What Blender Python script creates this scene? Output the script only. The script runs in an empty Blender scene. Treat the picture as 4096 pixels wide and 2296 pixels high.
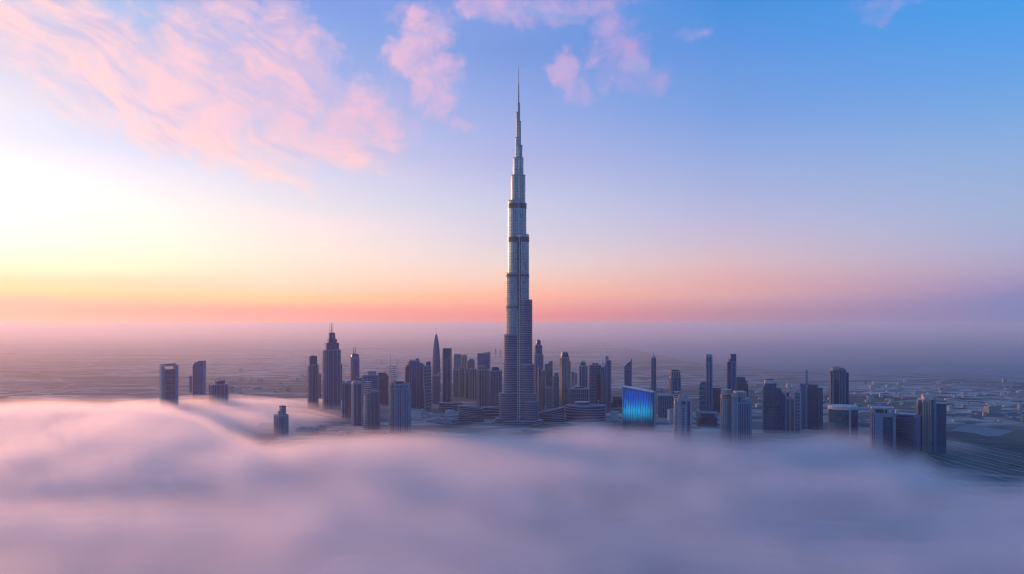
import bpy, bmesh, math, random
from mathutils import noise as mnoise, Vector
R = math.radians
C = bpy.context.scene.collection
scn = bpy.context.scene

# ------------------------------------------------------------------ camera
F = 3400.0          # focal length in photograph pixels (photograph 4096 wide)
CX, EYE = 2048.0, 1272.0
H = 244.0           # camera height above the ground, metres
cam = bpy.data.cameras.new("camera")
cam.sensor_width = 36.0
cam.lens = 36.0 * F / 4096.0
cam.shift_y = (EYE - 1148.0) / 4096.0
cam.clip_start, cam.clip_end = 1.0, 90000.0
camo = bpy.data.objects.new("camera", cam)
camo.location = (0, 0, H)
camo.rotation_euler = (R(90), 0, 0)
C.objects.link(camo)
scn.camera = camo
scn.view_settings.view_transform = 'Standard'
scn.view_settings.look = 'None'
scn.view_settings.exposure = 0.0
scn.view_settings.gamma = 1.0
scn.cycles.use_denoising = True
scn.cycles.filter_width = 1.15
scn.cycles.max_bounces = 10
scn.cycles.diffuse_bounces = 2
scn.cycles.glossy_bounces = 3
scn.cycles.volume_bounces = 4
scn.cycles.caustics_reflective = False
scn.cycles.caustics_refractive = False

def lin(c):
    return tuple((v / 255 / 12.92) if v <= 10.31 else ((v / 255 + 0.055) / 1.055) ** 2.4 for v in c)

# ------------------------------------------------------------------ node helper
class NT:
    def __init__(s, tree):
        s.t = tree; s.n = tree.nodes; s.l = tree.links
    def new(s, typ, **kw):
        n = s.n.new(typ)
        for k, v in kw.items(): setattr(n, k, v)
        return n
    def put(s, sock, v):
        if v is None: return
        if isinstance(v, bpy.types.NodeSocket): s.l.new(v, sock)
        elif isinstance(v, (tuple, list)):
            sock.default_value = tuple(v) + ((1.0,) if len(v) == 3 and len(sock.default_value) == 4 else ())
        else: sock.default_value = v
    def m(s, op, a, b=None, c=None, clamp=False):
        n = s.new('ShaderNodeMath', operation=op); n.use_clamp = clamp
        for i, v in enumerate((a, b, c)): s.put(n.inputs[i], v)
        return n.outputs[0]
    def mix(s, f, a, b, mode='MIX'):
        n = s.new('ShaderNodeMix', data_type='RGBA', blend_type=mode)
        s.put(n.inputs[0], f); s.put(n.inputs[6], a); s.put(n.inputs[7], b)
        return n.outputs[2]
    def sm(s, x, a, b, lo=0.0, hi=1.0):
        n = s.new('ShaderNodeMapRange', interpolation_type='SMOOTHSTEP')
        for i, v in enumerate((x, a, b, lo, hi)): s.put(n.inputs[i], v)
        return n.outputs[0]
    def mr(s, x, a, b, lo=0.0, hi=1.0):
        n = s.new('ShaderNodeMapRange')
        for i, v in enumerate((x, a, b, lo, hi)): s.put(n.inputs[i], v)
        return n.outputs[0]
    def xyz(s, v):
        n = s.new('ShaderNodeSeparateXYZ'); s.l.new(v, n.inputs[0]); return n.outputs
    def vec(s, x=0.0, y=0.0, z=0.0):
        n = s.new('ShaderNodeCombineXYZ')
        for i, v in enumerate((x, y, z)): s.put(n.inputs[i], v)
        return n.outputs[0]
    def noise(s, v, scale, detail=3.0, rough=0.55, dist=0.0, out=0):
        n = s.new('ShaderNodeTexNoise'); s.put(n.inputs['Vector'], v)
        for k, x in (('Scale', scale), ('Detail', detail), ('Roughness', rough), ('Distortion', dist)): n.inputs[k].default_value = x
        return n.outputs[out]
    def ramp(s, f, stops):
        n = s.new('ShaderNodeValToRGB'); s.put(n.inputs[0], f)
        e = n.color_ramp.elements
        while len(e) < len(stops): e.new(0.5)
        for el, (p, c) in zip(e, stops):
            el.position = p; el.color = tuple(c) + (1.0,)
        return n.outputs[0]

# ------------------------------------------------------------------ sky and sun
SUN_AZ, SUN_EL = -34.5, 6.0          # degrees, azimuth from +Y towards +X
world = bpy.data.worlds.new("World"); scn.world = world
world.use_nodes = True
wt = NT(world.node_tree); wt.n.clear()
# each column: azimuth, then (elevation, linear colour) stops of the dawn sky there; unseen zenith boosted as blue fill
SKY = [
    (-31.06, [(-4.00, (0.584, 0.129, 0.098)), (-0.29, (0.974, 0.214, 0.164)), (0.32, (0.991, 0.000, 0.000)), (0.89, (0.982, 0.000, 0.000)), (1.62, (0.965, 0.479, 0.114)), (2.34, (0.982, 0.502, 0.369)), (3.20, (0.991, 0.973, 0.642)), (4.64, (0.991, 1.000, 0.872)), (6.78, (0.982, 0.991, 0.973)), (10.45, (0.572, 0.685, 0.973)), (12.39, (0.596, 0.661, 0.855)), (16.05, (0.464, 0.531, 0.787)), (17.77, (0.426, 0.564, 0.841)), (40.00, (0.096, 0.293, 0.759)), (90.00, (0.016, 0.305, 0.888))]),
    (-15.58, [(-4.00, (0.564, 0.161, 0.103)), (-0.32, (0.939, 0.269, 0.171)), (0.52, (0.982, 0.136, 0.000)), (1.17, (0.973, 0.680, 0.009)), (1.98, (0.956, 0.727, 0.480)), (3.11, (0.973, 0.784, 0.626)), (4.41, (0.973, 0.827, 0.751)), (6.02, (0.956, 0.794, 0.811)), (7.46, (0.732, 0.739, 0.840)), (8.89, (0.672, 0.682, 0.861)), (10.78, (0.535, 0.587, 0.833)), (13.88, (0.366, 0.457, 0.793)), (17.93, (0.224, 0.380, 0.795)), (19.82, (0.159, 0.306, 0.773)), (40.00, (0.047, 0.242, 0.742)), (90.00, (0.016, 0.305, 0.888))]),
    (0.00, [(-4.00, (0.586, 0.130, 0.113)), (-0.34, (0.977, 0.216, 0.188)), (0.20, (1.267, 0.114, 0.000)), (1.21, (1.503, 0.445, 0.085)), (2.39, (1.047, 0.650, 0.482)), (3.74, (0.838, 0.694, 0.682)), (5.41, (0.658, 0.632, 0.763)), (7.90, (0.527, 0.568, 0.798)), (10.37, (0.399, 0.440, 0.763)), (12.79, (0.301, 0.392, 0.763)), (15.17, (0.210, 0.340, 0.750)), (17.50, (0.145, 0.284, 0.699)), (20.51, (0.176, 0.312, 0.747)), (40.00, (0.050, 0.243, 0.735)), (90.00, (0.016, 0.305, 0.888))]),
    (14.07, [(-4.00, (0.288, 0.126, 0.167)), (-0.33, (0.481, 0.210, 0.278)), (0.36, (0.600, 0.157, 0.164)), (1.34, (0.974, 0.406, 0.301)), (2.48, (0.842, 0.429, 0.404)), (3.62, (0.743, 0.501, 0.540)), (4.92, (0.602, 0.493, 0.635)), (6.54, (0.472, 0.463, 0.722)), (8.47, (0.353, 0.423, 0.715)), (10.85, (0.252, 0.376, 0.739)), (13.20, (0.158, 0.325, 0.731)), (15.50, (0.112, 0.300, 0.730)), (17.75, (0.070, 0.271, 0.731)), (19.95, (0.030, 0.257, 0.710)), (40.00, (0.024, 0.232, 0.726)), (90.00, (0.016, 0.305, 0.888))]),
    (31.06, [(-4.00, (0.061, 0.112, 0.291)), (-0.29, (0.101, 0.187, 0.485)), (0.89, (0.041, 0.143, 0.514)), (1.76, (0.305, 0.246, 0.525)), (2.91, (0.424, 0.362, 0.564)), (4.21, (0.404, 0.418, 0.652)), (5.78, (0.356, 0.445, 0.691)), (7.49, (0.313, 0.436, 0.708)), (9.61, (0.252, 0.417, 0.736)), (12.39, (0.154, 0.372, 0.759)), (15.11, (0.088, 0.337, 0.801)), (17.77, (0.041, 0.322, 0.808)), (40.00, (0.026, 0.245, 0.751)), (90.00, (0.016, 0.305, 0.888))]),

]
tc = wt.new('ShaderNodeTexCoord')
dx, dy, dz = wt.xyz(tc.outputs['Generated'])
az = wt.m('MULTIPLY', wt.m('ARCTAN2', dx, dy), 180 / math.pi)
el = wt.m('MULTIPLY', wt.m('ARCSINE', dz), 180 / math.pi)
EL0, EL1, SC = -4.0, 90.0, 4.0
# ramp position follows the square root of the elevation so the low sky gets room
rp = wt.m('POWER', wt.mr(el, EL0, EL1), 0.5)
def rpos(e): return ((e - EL0) / (EL1 - EL0)) ** 0.5
col = None; prev = None
for a, stops in SKY:
    c = wt.ramp(rp, [(rpos(e), [v / SC for v in k]) for e, k in stops])
    col = c if col is None else wt.mix(wt.mr(az, prev, a), col, c)
    prev = a
# unseen sky behind the camera, boosted to strong blue to fill fog and towers
back = wt.ramp(rp, [(rpos(e), [v / SC for v in lin(k)]) for e, k in
        ((-4, (44, 98, 150)), (0, (36, 124, 192)), (6, (38, 138, 218)), (20, (38, 146, 232)), (90, (34, 150, 242)))])
col = wt.mix(wt.sm(az, 45, 125), col, back)
col = wt.mix(wt.sm(az, -100, -165), col, back)
col = wt.mix(1.0, col, (SC, SC, SC), 'MULTIPLY')
# unseen warm glow, added well away from the sun to gild the tower glass
gx = wt.m('DIVIDE', wt.m('SUBTRACT', az, -86.0), 29.0)
gy = wt.m('DIVIDE', wt.m('SUBTRACT', el, 10.0), 11.0)
g = wt.m('EXPONENT', wt.m('MULTIPLY', wt.m('ADD', wt.m('MULTIPLY', gx, gx), wt.m('MULTIPLY', gy, gy)), -1.0))
gl = wt.mix(1.0, wt.vec(g, g, g), (2.2, 1.4, 0.72), 'MULTIPLY')
col = wt.mix(1.0, col, gl, 'ADD')

# ---- pink clouds, laid out by direction in the sky
def azel(x, y):
    X = (x - 1288.0) / 2138.0; Y = (800.0 - y) / 2138.0
    return math.degrees(math.atan(X)), math.degrees(math.atan(Y / math.hypot(1, X)))
def blob(x, y, rx, ry, ang=0.0, amp=1.0):
    a0, e0 = azel(x, y)
    k = 57.3 / 2138.0
    ca, sa = math.cos(R(ang)), math.sin(R(ang))
    u = wt.m('SUBTRACT', pa_, a0); v = wt.m('SUBTRACT', pe_, e0)
    p = wt.m('DIVIDE', wt.m('ADD', wt.m('MULTIPLY', u, ca), wt.m('MULTIPLY', v, sa)), rx * k)
    q = wt.m('DIVIDE', wt.m('SUBTRACT', wt.m('MULTIPLY', v, ca), wt.m('MULTIPLY', u, sa)), ry * k)
    s = wt.m('ADD', wt.m('MULTIPLY', p, p), wt.m('MULTIPLY', q, q))
    s = wt.m('MULTIPLY', s, s)
    return wt.m('MULTIPLY', wt.m('EXPONENT', wt.m('MULTIPLY', s, -1.0)), amp)
def addm(lst):
    o = lst[0]
    for b in lst[1:]: o = wt.m('MAXIMUM', o, b)
    return o
sky_v = wt.vec(az, el, 0.0)
# slow warp bends the streaks
wn = wt.noise(wt.vec(wt.m('MULTIPLY', az, 0.11), wt.m('MULTIPLY', el, 0.16), 3.0), 1.0, 2.0, 0.5, 0.0, 1)
w0, w1, w2 = wt.xyz(wn)
wa = wt.m('ADD', az, wt.m('MULTIPLY', wt.m('SUBTRACT', w0, 0.5), 4.0))
we = wt.m('ADD', el, wt.m('MULTIPLY', wt.m('SUBTRACT', w1, 0.5), 4.0))
# the streaks fall towards the right, flatter lower down
t_acr = wt.m('ADD', we, wt.m('MULTIPLY', wa, wt.m('SUBTRACT', 0.12, wt.m('MULTIPLY', wa, 0.009))))
# ragged edges for the separate puffs
r1 = wt.xyz(wt.noise(wt.vec(wt.m('MULTIPLY', az, 0.34), wt.m('MULTIPLY', el, 0.34), 41.0), 1.0, 6.0, 0.62, 0.0, 1))
pa_ = wt.m('ADD', az, wt.m('MULTIPLY', wt.m('SUBTRACT', r1[0], 0.5), 5.2))
pe_ = wt.m('ADD', el, wt.m('MULTIPLY', wt.m('SUBTRACT', r1[1], 0.5), 4.4))
streak = wt.noise(wt.vec(wt.m('MULTIPLY', wa, 0.13), wt.m('MULTIPLY', t_acr, 0.44), 7.3), 1.0, 7.0, 0.55, 0.35)
fine = wt.noise(wt.vec(wt.m('MULTIPLY', wa, 0.30), wt.m('MULTIPLY', t_acr, 0.62), 1.7), 1.0, 7.0, 0.55, 0.3)
puffn = wt.noise(wt.vec(wt.m('MULTIPLY', wa, 0.44), wt.m('MULTIPLY', we, 0.48), 11.0), 1.0, 7.0, 0.58, 0.3)
# 1: the broad streaky field, 2: the separate puffs
field = addm([blob(300, 170, 620, 150, -24), blob(660, 275, 430, 110, -16), blob(700, 110, 330, 110, -36), blob(120, 60, 320, 120, -20), blob(480, 330, 360, 85, -12, 0.95), blob(560, 200, 260, 130, -25, 1.0), blob(850, 240, 170, 110, -24, 0.9), blob(740, 345, 330, 75, -6, 1.0), blob(900, 310, 160, 90, -15, 1.0)])
fs = wt.m('ADD', wt.m('ADD', wt.m('MULTIPLY', streak, 0.38), wt.m('MULTIPLY', fine, 0.22)), wt.m('MULTIPLY', puffn, 0.40))
fm = wt.m('ADD', fs, wt.m('MULTIPLY', wt.m('SUBTRACT', field, 1.0), 0.34))
fa = wt.m('ADD', wt.m('MULTIPLY', wt.sm(fm, 0.29, 0.49), 0.55), wt.m('MULTIPLY', wt.sm(fm, 0.44, 0.58), 0.45))
puff = addm([blob(1045, 115, 95, 110, -20), blob(1095, 205, 90, 85, -30, 0.95), blob(990, 40, 60, 40, 0, 0.55), blob(1250, 5, 130, 60, -10, 0.9), blob(1440, 0, 250, 50, 5, 0.8),
    blob(1560, 125, 100, 100, 15, 0.85), blob(1600, 195, 80, 55, 0, 0.65), blob(1415, 190, 48, 62, -15, 0.9), blob(1455, 225, 40, 35, 0, 0.8), blob(1725, 100, 62, 26, 10, 0.55),
    blob(2220, 20, 90, 36, 0, 0.6), blob(1165, 305, 40, 30, 0, 0.6), blob(985, 280, 90, 80, -20, 0.7), blob(960, 350, 100, 60, -15, 0.85)])
pm = wt.m('ADD', puffn, wt.m('MULTIPLY', wt.m('SUBTRACT', puff, 1.0), 0.55))
pa = wt.m('ADD', wt.m('MULTIPLY', wt.sm(pm, 0.10, 0.42), 0.42), wt.m('MULTIPLY', wt.sm(pm, 0.30, 0.58), 0.58))
ca = wt.m('MAXIMUM', wt.m('MULTIPLY', fa, 0.92), wt.m('MULTIPLY', pa, wt.mr(az, -8, 12, 0.9, 0.55)))
ccol = wt.mix(wt.mr(az, -26, 9), lin((255, 206, 212)), lin((205, 160, 216)))
ccol = wt.mix(wt.sm(el, 13.0, 8.5), ccol, lin((255, 210, 208)))
# mauve shade painted into the cloud colour by its own noise
shade = wt.sm(wt.noise(wt.vec(wt.m('MULTIPLY', wa, 0.2), wt.m('MULTIPLY', t_acr, 0.6), 21.0), 1.0, 3.0), 0.48, 0.66)
ccol = wt.mix(wt.m('MULTIPLY', shade, 0.7), ccol, lin((190, 180, 224)))
col = wt.mix(ca, col, ccol)

wt_bg = wt.new('ShaderNodeBackground'); wt.put(wt_bg.inputs[0], col); wt_bg.inputs[1].default_value = 1.0
nish = wt.new('ShaderNodeTexSky', sky_type='NISHITA'); nish.sun_disc = False
nish.sun_elevation = R(SUN_EL); nish.sun_rotation = R(SUN_AZ); nish.altitude = H
nish.air_density = 1.0; nish.dust_density = 1.0
nb = wt.new('ShaderNodeBackground'); wt.put(nb.inputs[0], nish.outputs[0]); nb.inputs[1].default_value = 0.012
add = wt.new('ShaderNodeAddShader'); wt.l.new(wt_bg.outputs[0], add.inputs[0]); wt.l.new(nb.outputs[0], add.inputs[1])
wo = wt.new('ShaderNodeOutputWorld'); wt.l.new(add.outputs[0], wo.inputs[0])

sun = bpy.data.lights.new("sun", 'SUN'); sun.energy = 2.3; sun.angle = R(3.0); sun.color = (1.0, 0.40, 0.20)
suno = bpy.data.objects.new("sun", sun); C.objects.link(suno)
sd = Vector((math.sin(R(SUN_AZ)) * math.cos(R(SUN_EL)), math.cos(R(SUN_AZ)) * math.cos(R(SUN_EL)), math.sin(R(SUN_EL))))
suno.rotation_euler = sd.to_track_quat('Z', 'Y').to_euler()
suno.location = (-3000, 2000, 1500)

# ------------------------------------------------------------------ mesh helpers
def mesh_obj(name, verts, faces, mat, parent=None, smooth=False):
    me = bpy.data.meshes.new(name)
    me.from_pydata([tuple(v) for v in verts], [], [tuple(f) for f in faces])
    me.materials.append(mat)
    if smooth:
        for p in me.polygons: p.use_smooth = True
        me.set_sharp_from_angle(angle=R(35))
    me.update()
    o = bpy.data.objects.new(name, me); C.objects.link(o)
    if parent is not None: o.parent = parent
    return o
class MB:
    def __init__(s): s.v = []; s.f = []
    def loft(s, secs, cap=True, close=True):
        """secs: list of (polygon [(x,y)..], z or list of z)"""
        n = len(secs[0][0]); b = len(s.v)
        for poly, z in secs:
            for i, (x, y) in enumerate(poly):
                s.v.append((x, y, z[i] if isinstance(z, (list, tuple)) else z))
        for k in range(len(secs) - 1):
            for i in range(n):
                j = (i + 1) % n
                s.f.append((b + k * n + i, b + k * n + j, b + (k + 1) * n + j, b + (k + 1) * n + i))
        if cap:
            s.f.append(tuple(b + i for i in reversed(range(n))))
            s.f.append(tuple(b + (len(secs) - 1) * n + i for i in range(n)))
        return s
    def prism(s, poly, z0, z1): return s.loft([(poly, z0), (poly, z1)])
    def box(s, x0, x1, y0, y1, z0, z1): return s.prism([(x0, y0), (x1, y0), (x1, y1), (x0, y1)], z0, z1)
    def obj(s, name, mat, parent=None, smooth=False): return mesh_obj(name, s.v, s.f, mat, parent, smooth)
def circ(cx, cy, rx, ry=None, n=24, a0=0.0):
    ry = rx if ry is None else ry
    return [(cx + rx * math.cos(a0 + 2 * math.pi * i / n), cy + ry * math.sin(a0 + 2 * math.pi * i / n)) for i in range(n)]
def tag(o, label=None, cat=None, group=None, kind=None):
    for k, v in (('label', label), ('category', cat), ('group', group), ('kind', kind)):
        if v: o[k] = v
    return o
def gx_(px, d): return (px - CX) * d / F
def gz_(py, d): return H - (py - EYE) * d / F
def gnd(px, py, z=0.0):
    d = F * (H - z) / (py - EYE)
    return (gx_(px, d), d)

# ------------------------------------------------------------------ materials
def new_mat(name):
    m = bpy.data.materials.new(name); m.use_nodes = True
    t = NT(m.node_tree); t.n.clear()
    out = t.new('ShaderNodeOutputMaterial')
    return m, t, out
def plain(name, colr, rough=0.7, metal=0.0, var=0.18, scale=0.15, spec=0.5):
    m, t, out = new_mat(name)
    p = t.new('ShaderNodeBsdfPrincipled')
    tcn = t.new('ShaderNodeTexCoord')
    n = t.noise(tcn.outputs['Object'], scale, 4.0, 0.6)
    f = t.mr(n, 0.3, 0.7, 1.0 - var, 1.0 + var)
    t.put(p.inputs['Base Color'], t.mix(1.0, colr, t.vec(f, f, f), 'MULTIPLY'))
    p.inputs['Roughness'].default_value = rough; p.inputs['Metallic'].default_value = metal
    p.inputs['Specular IOR Level'].default_value = spec
    t.l.new(p.outputs[0], out.inputs[0]); return m
def facade(name, glass, frame, fh=4.0, bay=3.2, ff=0.28, pf=0.18, rough=0.18, metal=0.0, ior=1.5, vary=0.5, curved=0.0, frough=0.6, wob=0.0, bump=0.25):
    """curtain wall: floors of height fh with a spandrel fraction ff, bays of width bay with a mullion fraction pf"""
    m, t, out = new_mat(name)
    tcn = t.new('ShaderNodeTexCoord')
    x, y, z = t.xyz(tcn.outputs['Object']); nx, ny, nz = t.xyz(tcn.outputs['Normal'])
    if curved: u = t.m('MULTIPLY', t.m('ARCTAN2', y, x), curved)
    else:
        side = t.m('GREATER_THAN', t.m('ABSOLUTE', nx), 0.7)
        u = t.m('ADD', t.m('MULTIPLY', y, side), t.m('MULTIPLY', x, t.m('SUBTRACT', 1.0, side)))
    uu = t.m('DIVIDE', t.m('ADD', u, 500.3), bay); zz = t.m('DIVIDE', t.m('ADD', z, 200.0), fh)
    if wob:
        wv = t.noise(tcn.outputs['Object'], 0.05, 2.0)
        zz = t.m('ADD', zz, t.m('MULTIPLY', wv, wob))
    fu = t.m('FRACT', uu); fz = t.m('FRACT', zz)
    isf = t.m('MAXIMUM', t.m('LESS_THAN', fu, pf), t.m('LESS_THAN', fz, ff))
    roof = t.m('GREATER_THAN', nz, 0.6)
    isf = t.m('MAXIMUM', isf, roof)
    wnz = t.new('ShaderNodeTexWhiteNoise', noise_dimensions='3D')
    t.put(wnz.inputs['Vector'], t.vec(t.m('FLOOR', uu), t.m('FLOOR', zz), 2.0))
    rv = wnz.outputs['Value']
    big = t.noise(tcn.outputs['Object'], 0.02, 3.0)
    k = t.m('MULTIPLY', t.mr(rv, 0, 1, 1 - vary, 1 + vary), t.mr(big, 0.3, 0.7, 0.75, 1.25))
    gcol = t.mix(1.0, glass, t.vec(k, k, k), 'MULTIPLY')
    st = t.noise(t.vec(t.m('MULTIPLY', u, 0.3), 0.0, t.m('MULTIPLY', z, 0.03)), 1.0, 4.0)
    kf = t.mr(st, 0.3, 0.7, 0.82, 1.15)
    fcol = t.mix(1.0, frame, t.vec(kf, kf, kf), 'MULTIPLY')
    p = t.new('ShaderNodeBsdfPrincipled')
    t.put(p.inputs['Base Color'], t.mix(isf, gcol, fcol))
    t.put(p.inputs['Roughness'], t.m('ADD', t.mr(isf, 0, 1, rough, frough), t.m('MULTIPLY', rv, 0.05)))
    t.put(p.inputs['Metallic'], t.mr(isf, 0, 1, metal, metal * 0.3))
    t.put(p.inputs['IOR'], t.mr(isf, 0, 1, ior, 1.45))
    # every pane is set a hair out of true, so reflections break up
    bp = t.new('ShaderNodeBump'); bp.inputs['Strength'].default_value = bump; bp.inputs['Distance'].default_value = 0.25
    t.put(bp.inputs['Height'], t.m('ADD', t.m('MULTIPLY', isf, 1.0), t.m('MULTIPLY', t.noise(tcn.outputs['Object'], 0.22, 2.0), 0.8)))
    t.put(p.inputs['Normal'], bp.outputs[0])
    t.l.new(p.outputs[0], out.inputs[0]); return m
def volume(name, colr, dens, g):
    m, t, out = new_mat(name)
    v = t.new('ShaderNodeVolumePrincipled')
    v.inputs['Color'].default_value = tuple(colr) + (1,)
    v.inputs['Density'].default_value = dens; v.inputs['Anisotropy'].default_value = g
    v.inputs['Density Attribute'].default_value = ''; v.inputs['Temperature Attribute'].default_value = ''
    t.l.new(v.outputs[0], out.inputs['Volume'])
    m.cycles.homogeneous_volume = True
    return m

# ------------------------------------------------------------------ ground, sea, haze, fog
RG = 30000.0
def ground_mat():
    m, t, out = new_mat("desert_city_ground")
    g = t.new('ShaderNodeNewGeometry'); x, y, z = t.xyz(g.outputs['Position'])
    def nz(sx, sy, d=4.0, r=0.55, off=0.0): return t.noise(t.vec(t.m('MULTIPLY', x, sx), t.m('MULTIPLY', y, sy), off), 1.0, d, r, 0.3)
    big = nz(0.00035, 0.0011, 5.0, 0.6)
    mid = nz(0.0016, 0.0045, 5.0, 0.6, 4.0)
    fin = nz(0.012, 0.03, 4.0, 0.65, 9.0)
    v = t.new('ShaderNodeTexVoronoi'); v.feature = 'F1'; t.put(v.inputs['Vector'], t.vec(t.m('MULTIPLY', x, 0.016), t.m('MULTIPLY', y, 0.022), 0.0)); v.inputs['Scale'].default_value = 1.0
    cell = t.xyz(v.outputs['Color'])[0]
    v2 = t.new('ShaderNodeTexVoronoi'); v2.feature = 'DISTANCE_TO_EDGE'; t.put(v2.inputs['Vector'], t.vec(t.m('MULTIPLY', x, 0.0024), t.m('MULTIPLY', y, 0.0036), 0.0)); v2.inputs['Scale'].default_value = 1.0
    street = t.m('LESS_THAN', v2.outputs['Distance'], 0.03)
    sand = t.mix(t.sm(mid, 0.35, 0.65), (0.026, 0.042, 0.07), (0.125, 0.132, 0.155))
    dark = t.mix(t.sm(fin, 0.3, 0.7), (0.022, 0.034, 0.04), (0.06, 0.066, 0.07))
    c = t.mix(t.sm(big, 0.46, 0.56), sand, dark)
    town = t.sm(nz(0.0005, 0.0013, 3.0, 0.5, 17.0), 0.47, 0.57)
    roofs = t.mix(t.sm(cell, 0.3, 0.9), (0.05, 0.055, 0.065), (0.33, 0.27, 0.26))
    c = t.mix(t.m('MULTIPLY', town, t.sm(cell, 0.35, 0.5)), c, roofs)
    c = t.mix(t.m('MULTIPLY', street, 0.6), c, (0.27, 0.225, 0.21))
    st1 = nz(0.0011, 0.0085, 4.0, 0.6, 23.0); st2 = nz(0.0016, 0.0105, 4.0, 0.6, 29.0)
    c = t.mix(t.m('MULTIPLY', t.sm(st1, 0.55, 0.62), 0.65), c, (0.29, 0.26, 0.265))
    c = t.mix(t.m('MULTIPLY', t.sm(st2, 0.55, 0.62), 0.75), c, (0.025, 0.035, 0.05))
    gxd = t.m('DIVIDE', t.m('SUBTRACT', x, 950.0), 420.0); gyd = t.m('DIVIDE', t.m('SUBTRACT', y, 1620.0), 330.0)
    green = t.m('ADD', t.m('EXPONENT', t.m('MULTIPLY', t.m('ADD', t.m('MULTIPLY', gxd, gxd), t.m('MULTIPLY', gyd, gyd)), -1.0)), t.m('MULTIPLY', t.m('SUBTRACT', mid, 0.5), 0.9))
    c = t.mix(t.m('MULTIPLY', t.sm(green, 0.3, 0.5), 0.85), c, (0.02, 0.038, 0.045))
    k = t.mr(fin, 0.25, 0.75, 0.45, 1.6)
    c = t.mix(1.0, c, t.vec(k, k, k), 'MULTIPLY')
    p = t.new('ShaderNodeBsdfPrincipled'); t.put(p.inputs['Base Color'], c); p.inputs['Roughness'].default_value = 0.9
    p.inputs['Specular IOR Level'].default_value = 0.2
    t.l.new(p.outputs[0], out.inputs[0]); return m
def water_mat():
    m, t, out = new_mat("calm_water")
    p = t.new('ShaderNodeBsdfPrincipled')
    g = t.new('ShaderNodeNewGeometry'); x, y, z = t.xyz(g.outputs['Position'])
    n = t.noise(t.vec(t.m('MULTIPLY', x, 0.002), t.m('MULTIPLY', y, 0.006), 0.0), 1.0, 4.0)
    t.put(p.inputs['Base Color'], t.mix(n, (0.045, 0.07, 0.10), (0.08, 0.105, 0.145)))
    t.put(p.inputs['Roughness'], t.mr(n, 0.3, 0.7, 0.45, 0.6)); p.inputs['Specular IOR Level'].default_value = 0.25
    b = t.new('ShaderNodeBump'); b.inputs['Strength'].default_value = 0.3; b.inputs['Distance'].default_value = 1.0
    t.put(b.inputs['Height'], t.noise(t.vec(t.m('MULTIPLY', x, 0.05), t.m('MULTIPLY', y, 0.12), 0.0), 1.0, 3.0))
    t.put(p.inputs['Normal'], b.outputs[0])
    t.l.new(p.outputs[0], out.inputs[0]); return m
M_GROUND = ground_mat(); M_WATER = water_mat()
tag(mesh_obj("ground", [(x, y, 0) for x, y in circ(0, 0, RG, n=180)], [tuple(range(180))], M_GROUND), kind='structure')

HAZE_D = 3.4e-5
M_HAZE = volume("pale_haze", (0.94, 0.91, 0.90), HAZE_D, 0.5)
b = MB().box(-30400, 30400, -30400, 30400, -10, 850)
tag(b.obj("haze", M_HAZE), kind='stuff')

# fog bank: heights follow where the bank lies on the plain (azimuth, distance)
CREST = [(-900, 1604), (0, 1600), (240, 1588), (500, 1592), (620, 1610), (800, 1655), (940, 1712), (1080, 1752), (1150, 1752), (1450, 1714), (1700, 1694), (2000, 1692),
         (2150, 1700), (2400, 1684), (2660, 1692), (3000, 1722), (3300, 1714), (3480, 1722), (3640, 1762), (3800, 1806), (4096, 1858), (5200, 1930)]
def crest_y(px):
    for (a, ya), (c, yc) in zip(CREST, CREST[1:]):
        if px <= c:
            k = max(0.0, min(1.0, (px - a) / (c - a))); k = k * k * (3 - 2 * k)
            return ya + (yc - ya) * k
    return CREST[-1][1]
def ss(a, b_, x):
    k = max(0.0, min(1.0, (x - a) / (b_ - a))); return k * k * (3 - 2 * k)
def fog_noise(x, y, s, o=0.0): return mnoise.noise(Vector((x / s, y / s, o)))
FOG_H = 44.0
DIPS = [(-520, 985, 210, 75, 13, -.8), (-470, 800, 120, 45, 9, .5), (60, 1350, 200, 60, 6, .6), (420, 1240, 230, 60, 7, -.9), (250, 860, 200, 50, 6, .8)]
def fog_h(X, Y):
    a = math.atan2(X, max(Y, 1.0)); a = max(-0.9, min(0.9, a))
    px = CX + F * math.tan(a) if Y > 1 else (CX - 4000 if X < 0 else CX + 4000)
    yc = F * (H - FOG_H) / (crest_y(px) - EYE)
    wob = 130 * fog_noise(X, Y, 420, 3.1) + 85 * fog_noise(X, Y, 150, 7.7) + 40 * fog_noise(X, Y, 60, 1.2)
    body = 1.0 - ss(yc - 160, yc + 330, Y + wob)
    un = 12 * fog_noise(X * 0.7 + Y * 0.5, Y, 520, 5.0) + 11 * fog_noise(X, Y * 1.6, 210, 9.0) + 6 * fog_noise(X, Y * 1.3, 85, 2.0) + 4.0 * fog_noise(X, Y * 1.3, 38, 4.0) + 2.2 * fog_noise(X, Y * 1.2, 17, 6.0)
    un += 17 * (0.30 - abs(fog_noise(X + 40 * fog_noise(X, Y, 160, 61.0), Y, 190, 51.0))) + 9 * (0.30 - abs(fog_noise(X, Y + 0.4 * X, 78, 57.0)))
    for (dx_, dy_, rx, ry, dep, sk) in DIPS:
        u = ((X - dx_ + sk * (Y - dy_)) / rx) ** 2 + ((Y - dy_) / ry) ** 2
        if u < 6: un -= dep * math.exp(-u)
    h = -26 + (FOG_H + 26) * body + un * (0.55 + 0.45 * body)
    return h
def veil_h(X, Y, spots=None):
    # the thin mist that drifts round the feet of the towers beyond the bank
    h = -30.0
    for (px, py, rx, ry, a) in (spots or VEILS):
        cx, cy = gnd(px, py)
        u = ((X - cx) / rx) ** 2 + ((Y - cy) / ry) ** 2
        h = max(h, -30 + (30 + a) * math.exp(-u * u * 0.8))
    h += 7 * fog_noise(X, Y, 230, 31.0) + 6 * fog_noise(X, Y, 90, 33.0)
    return h
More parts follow.
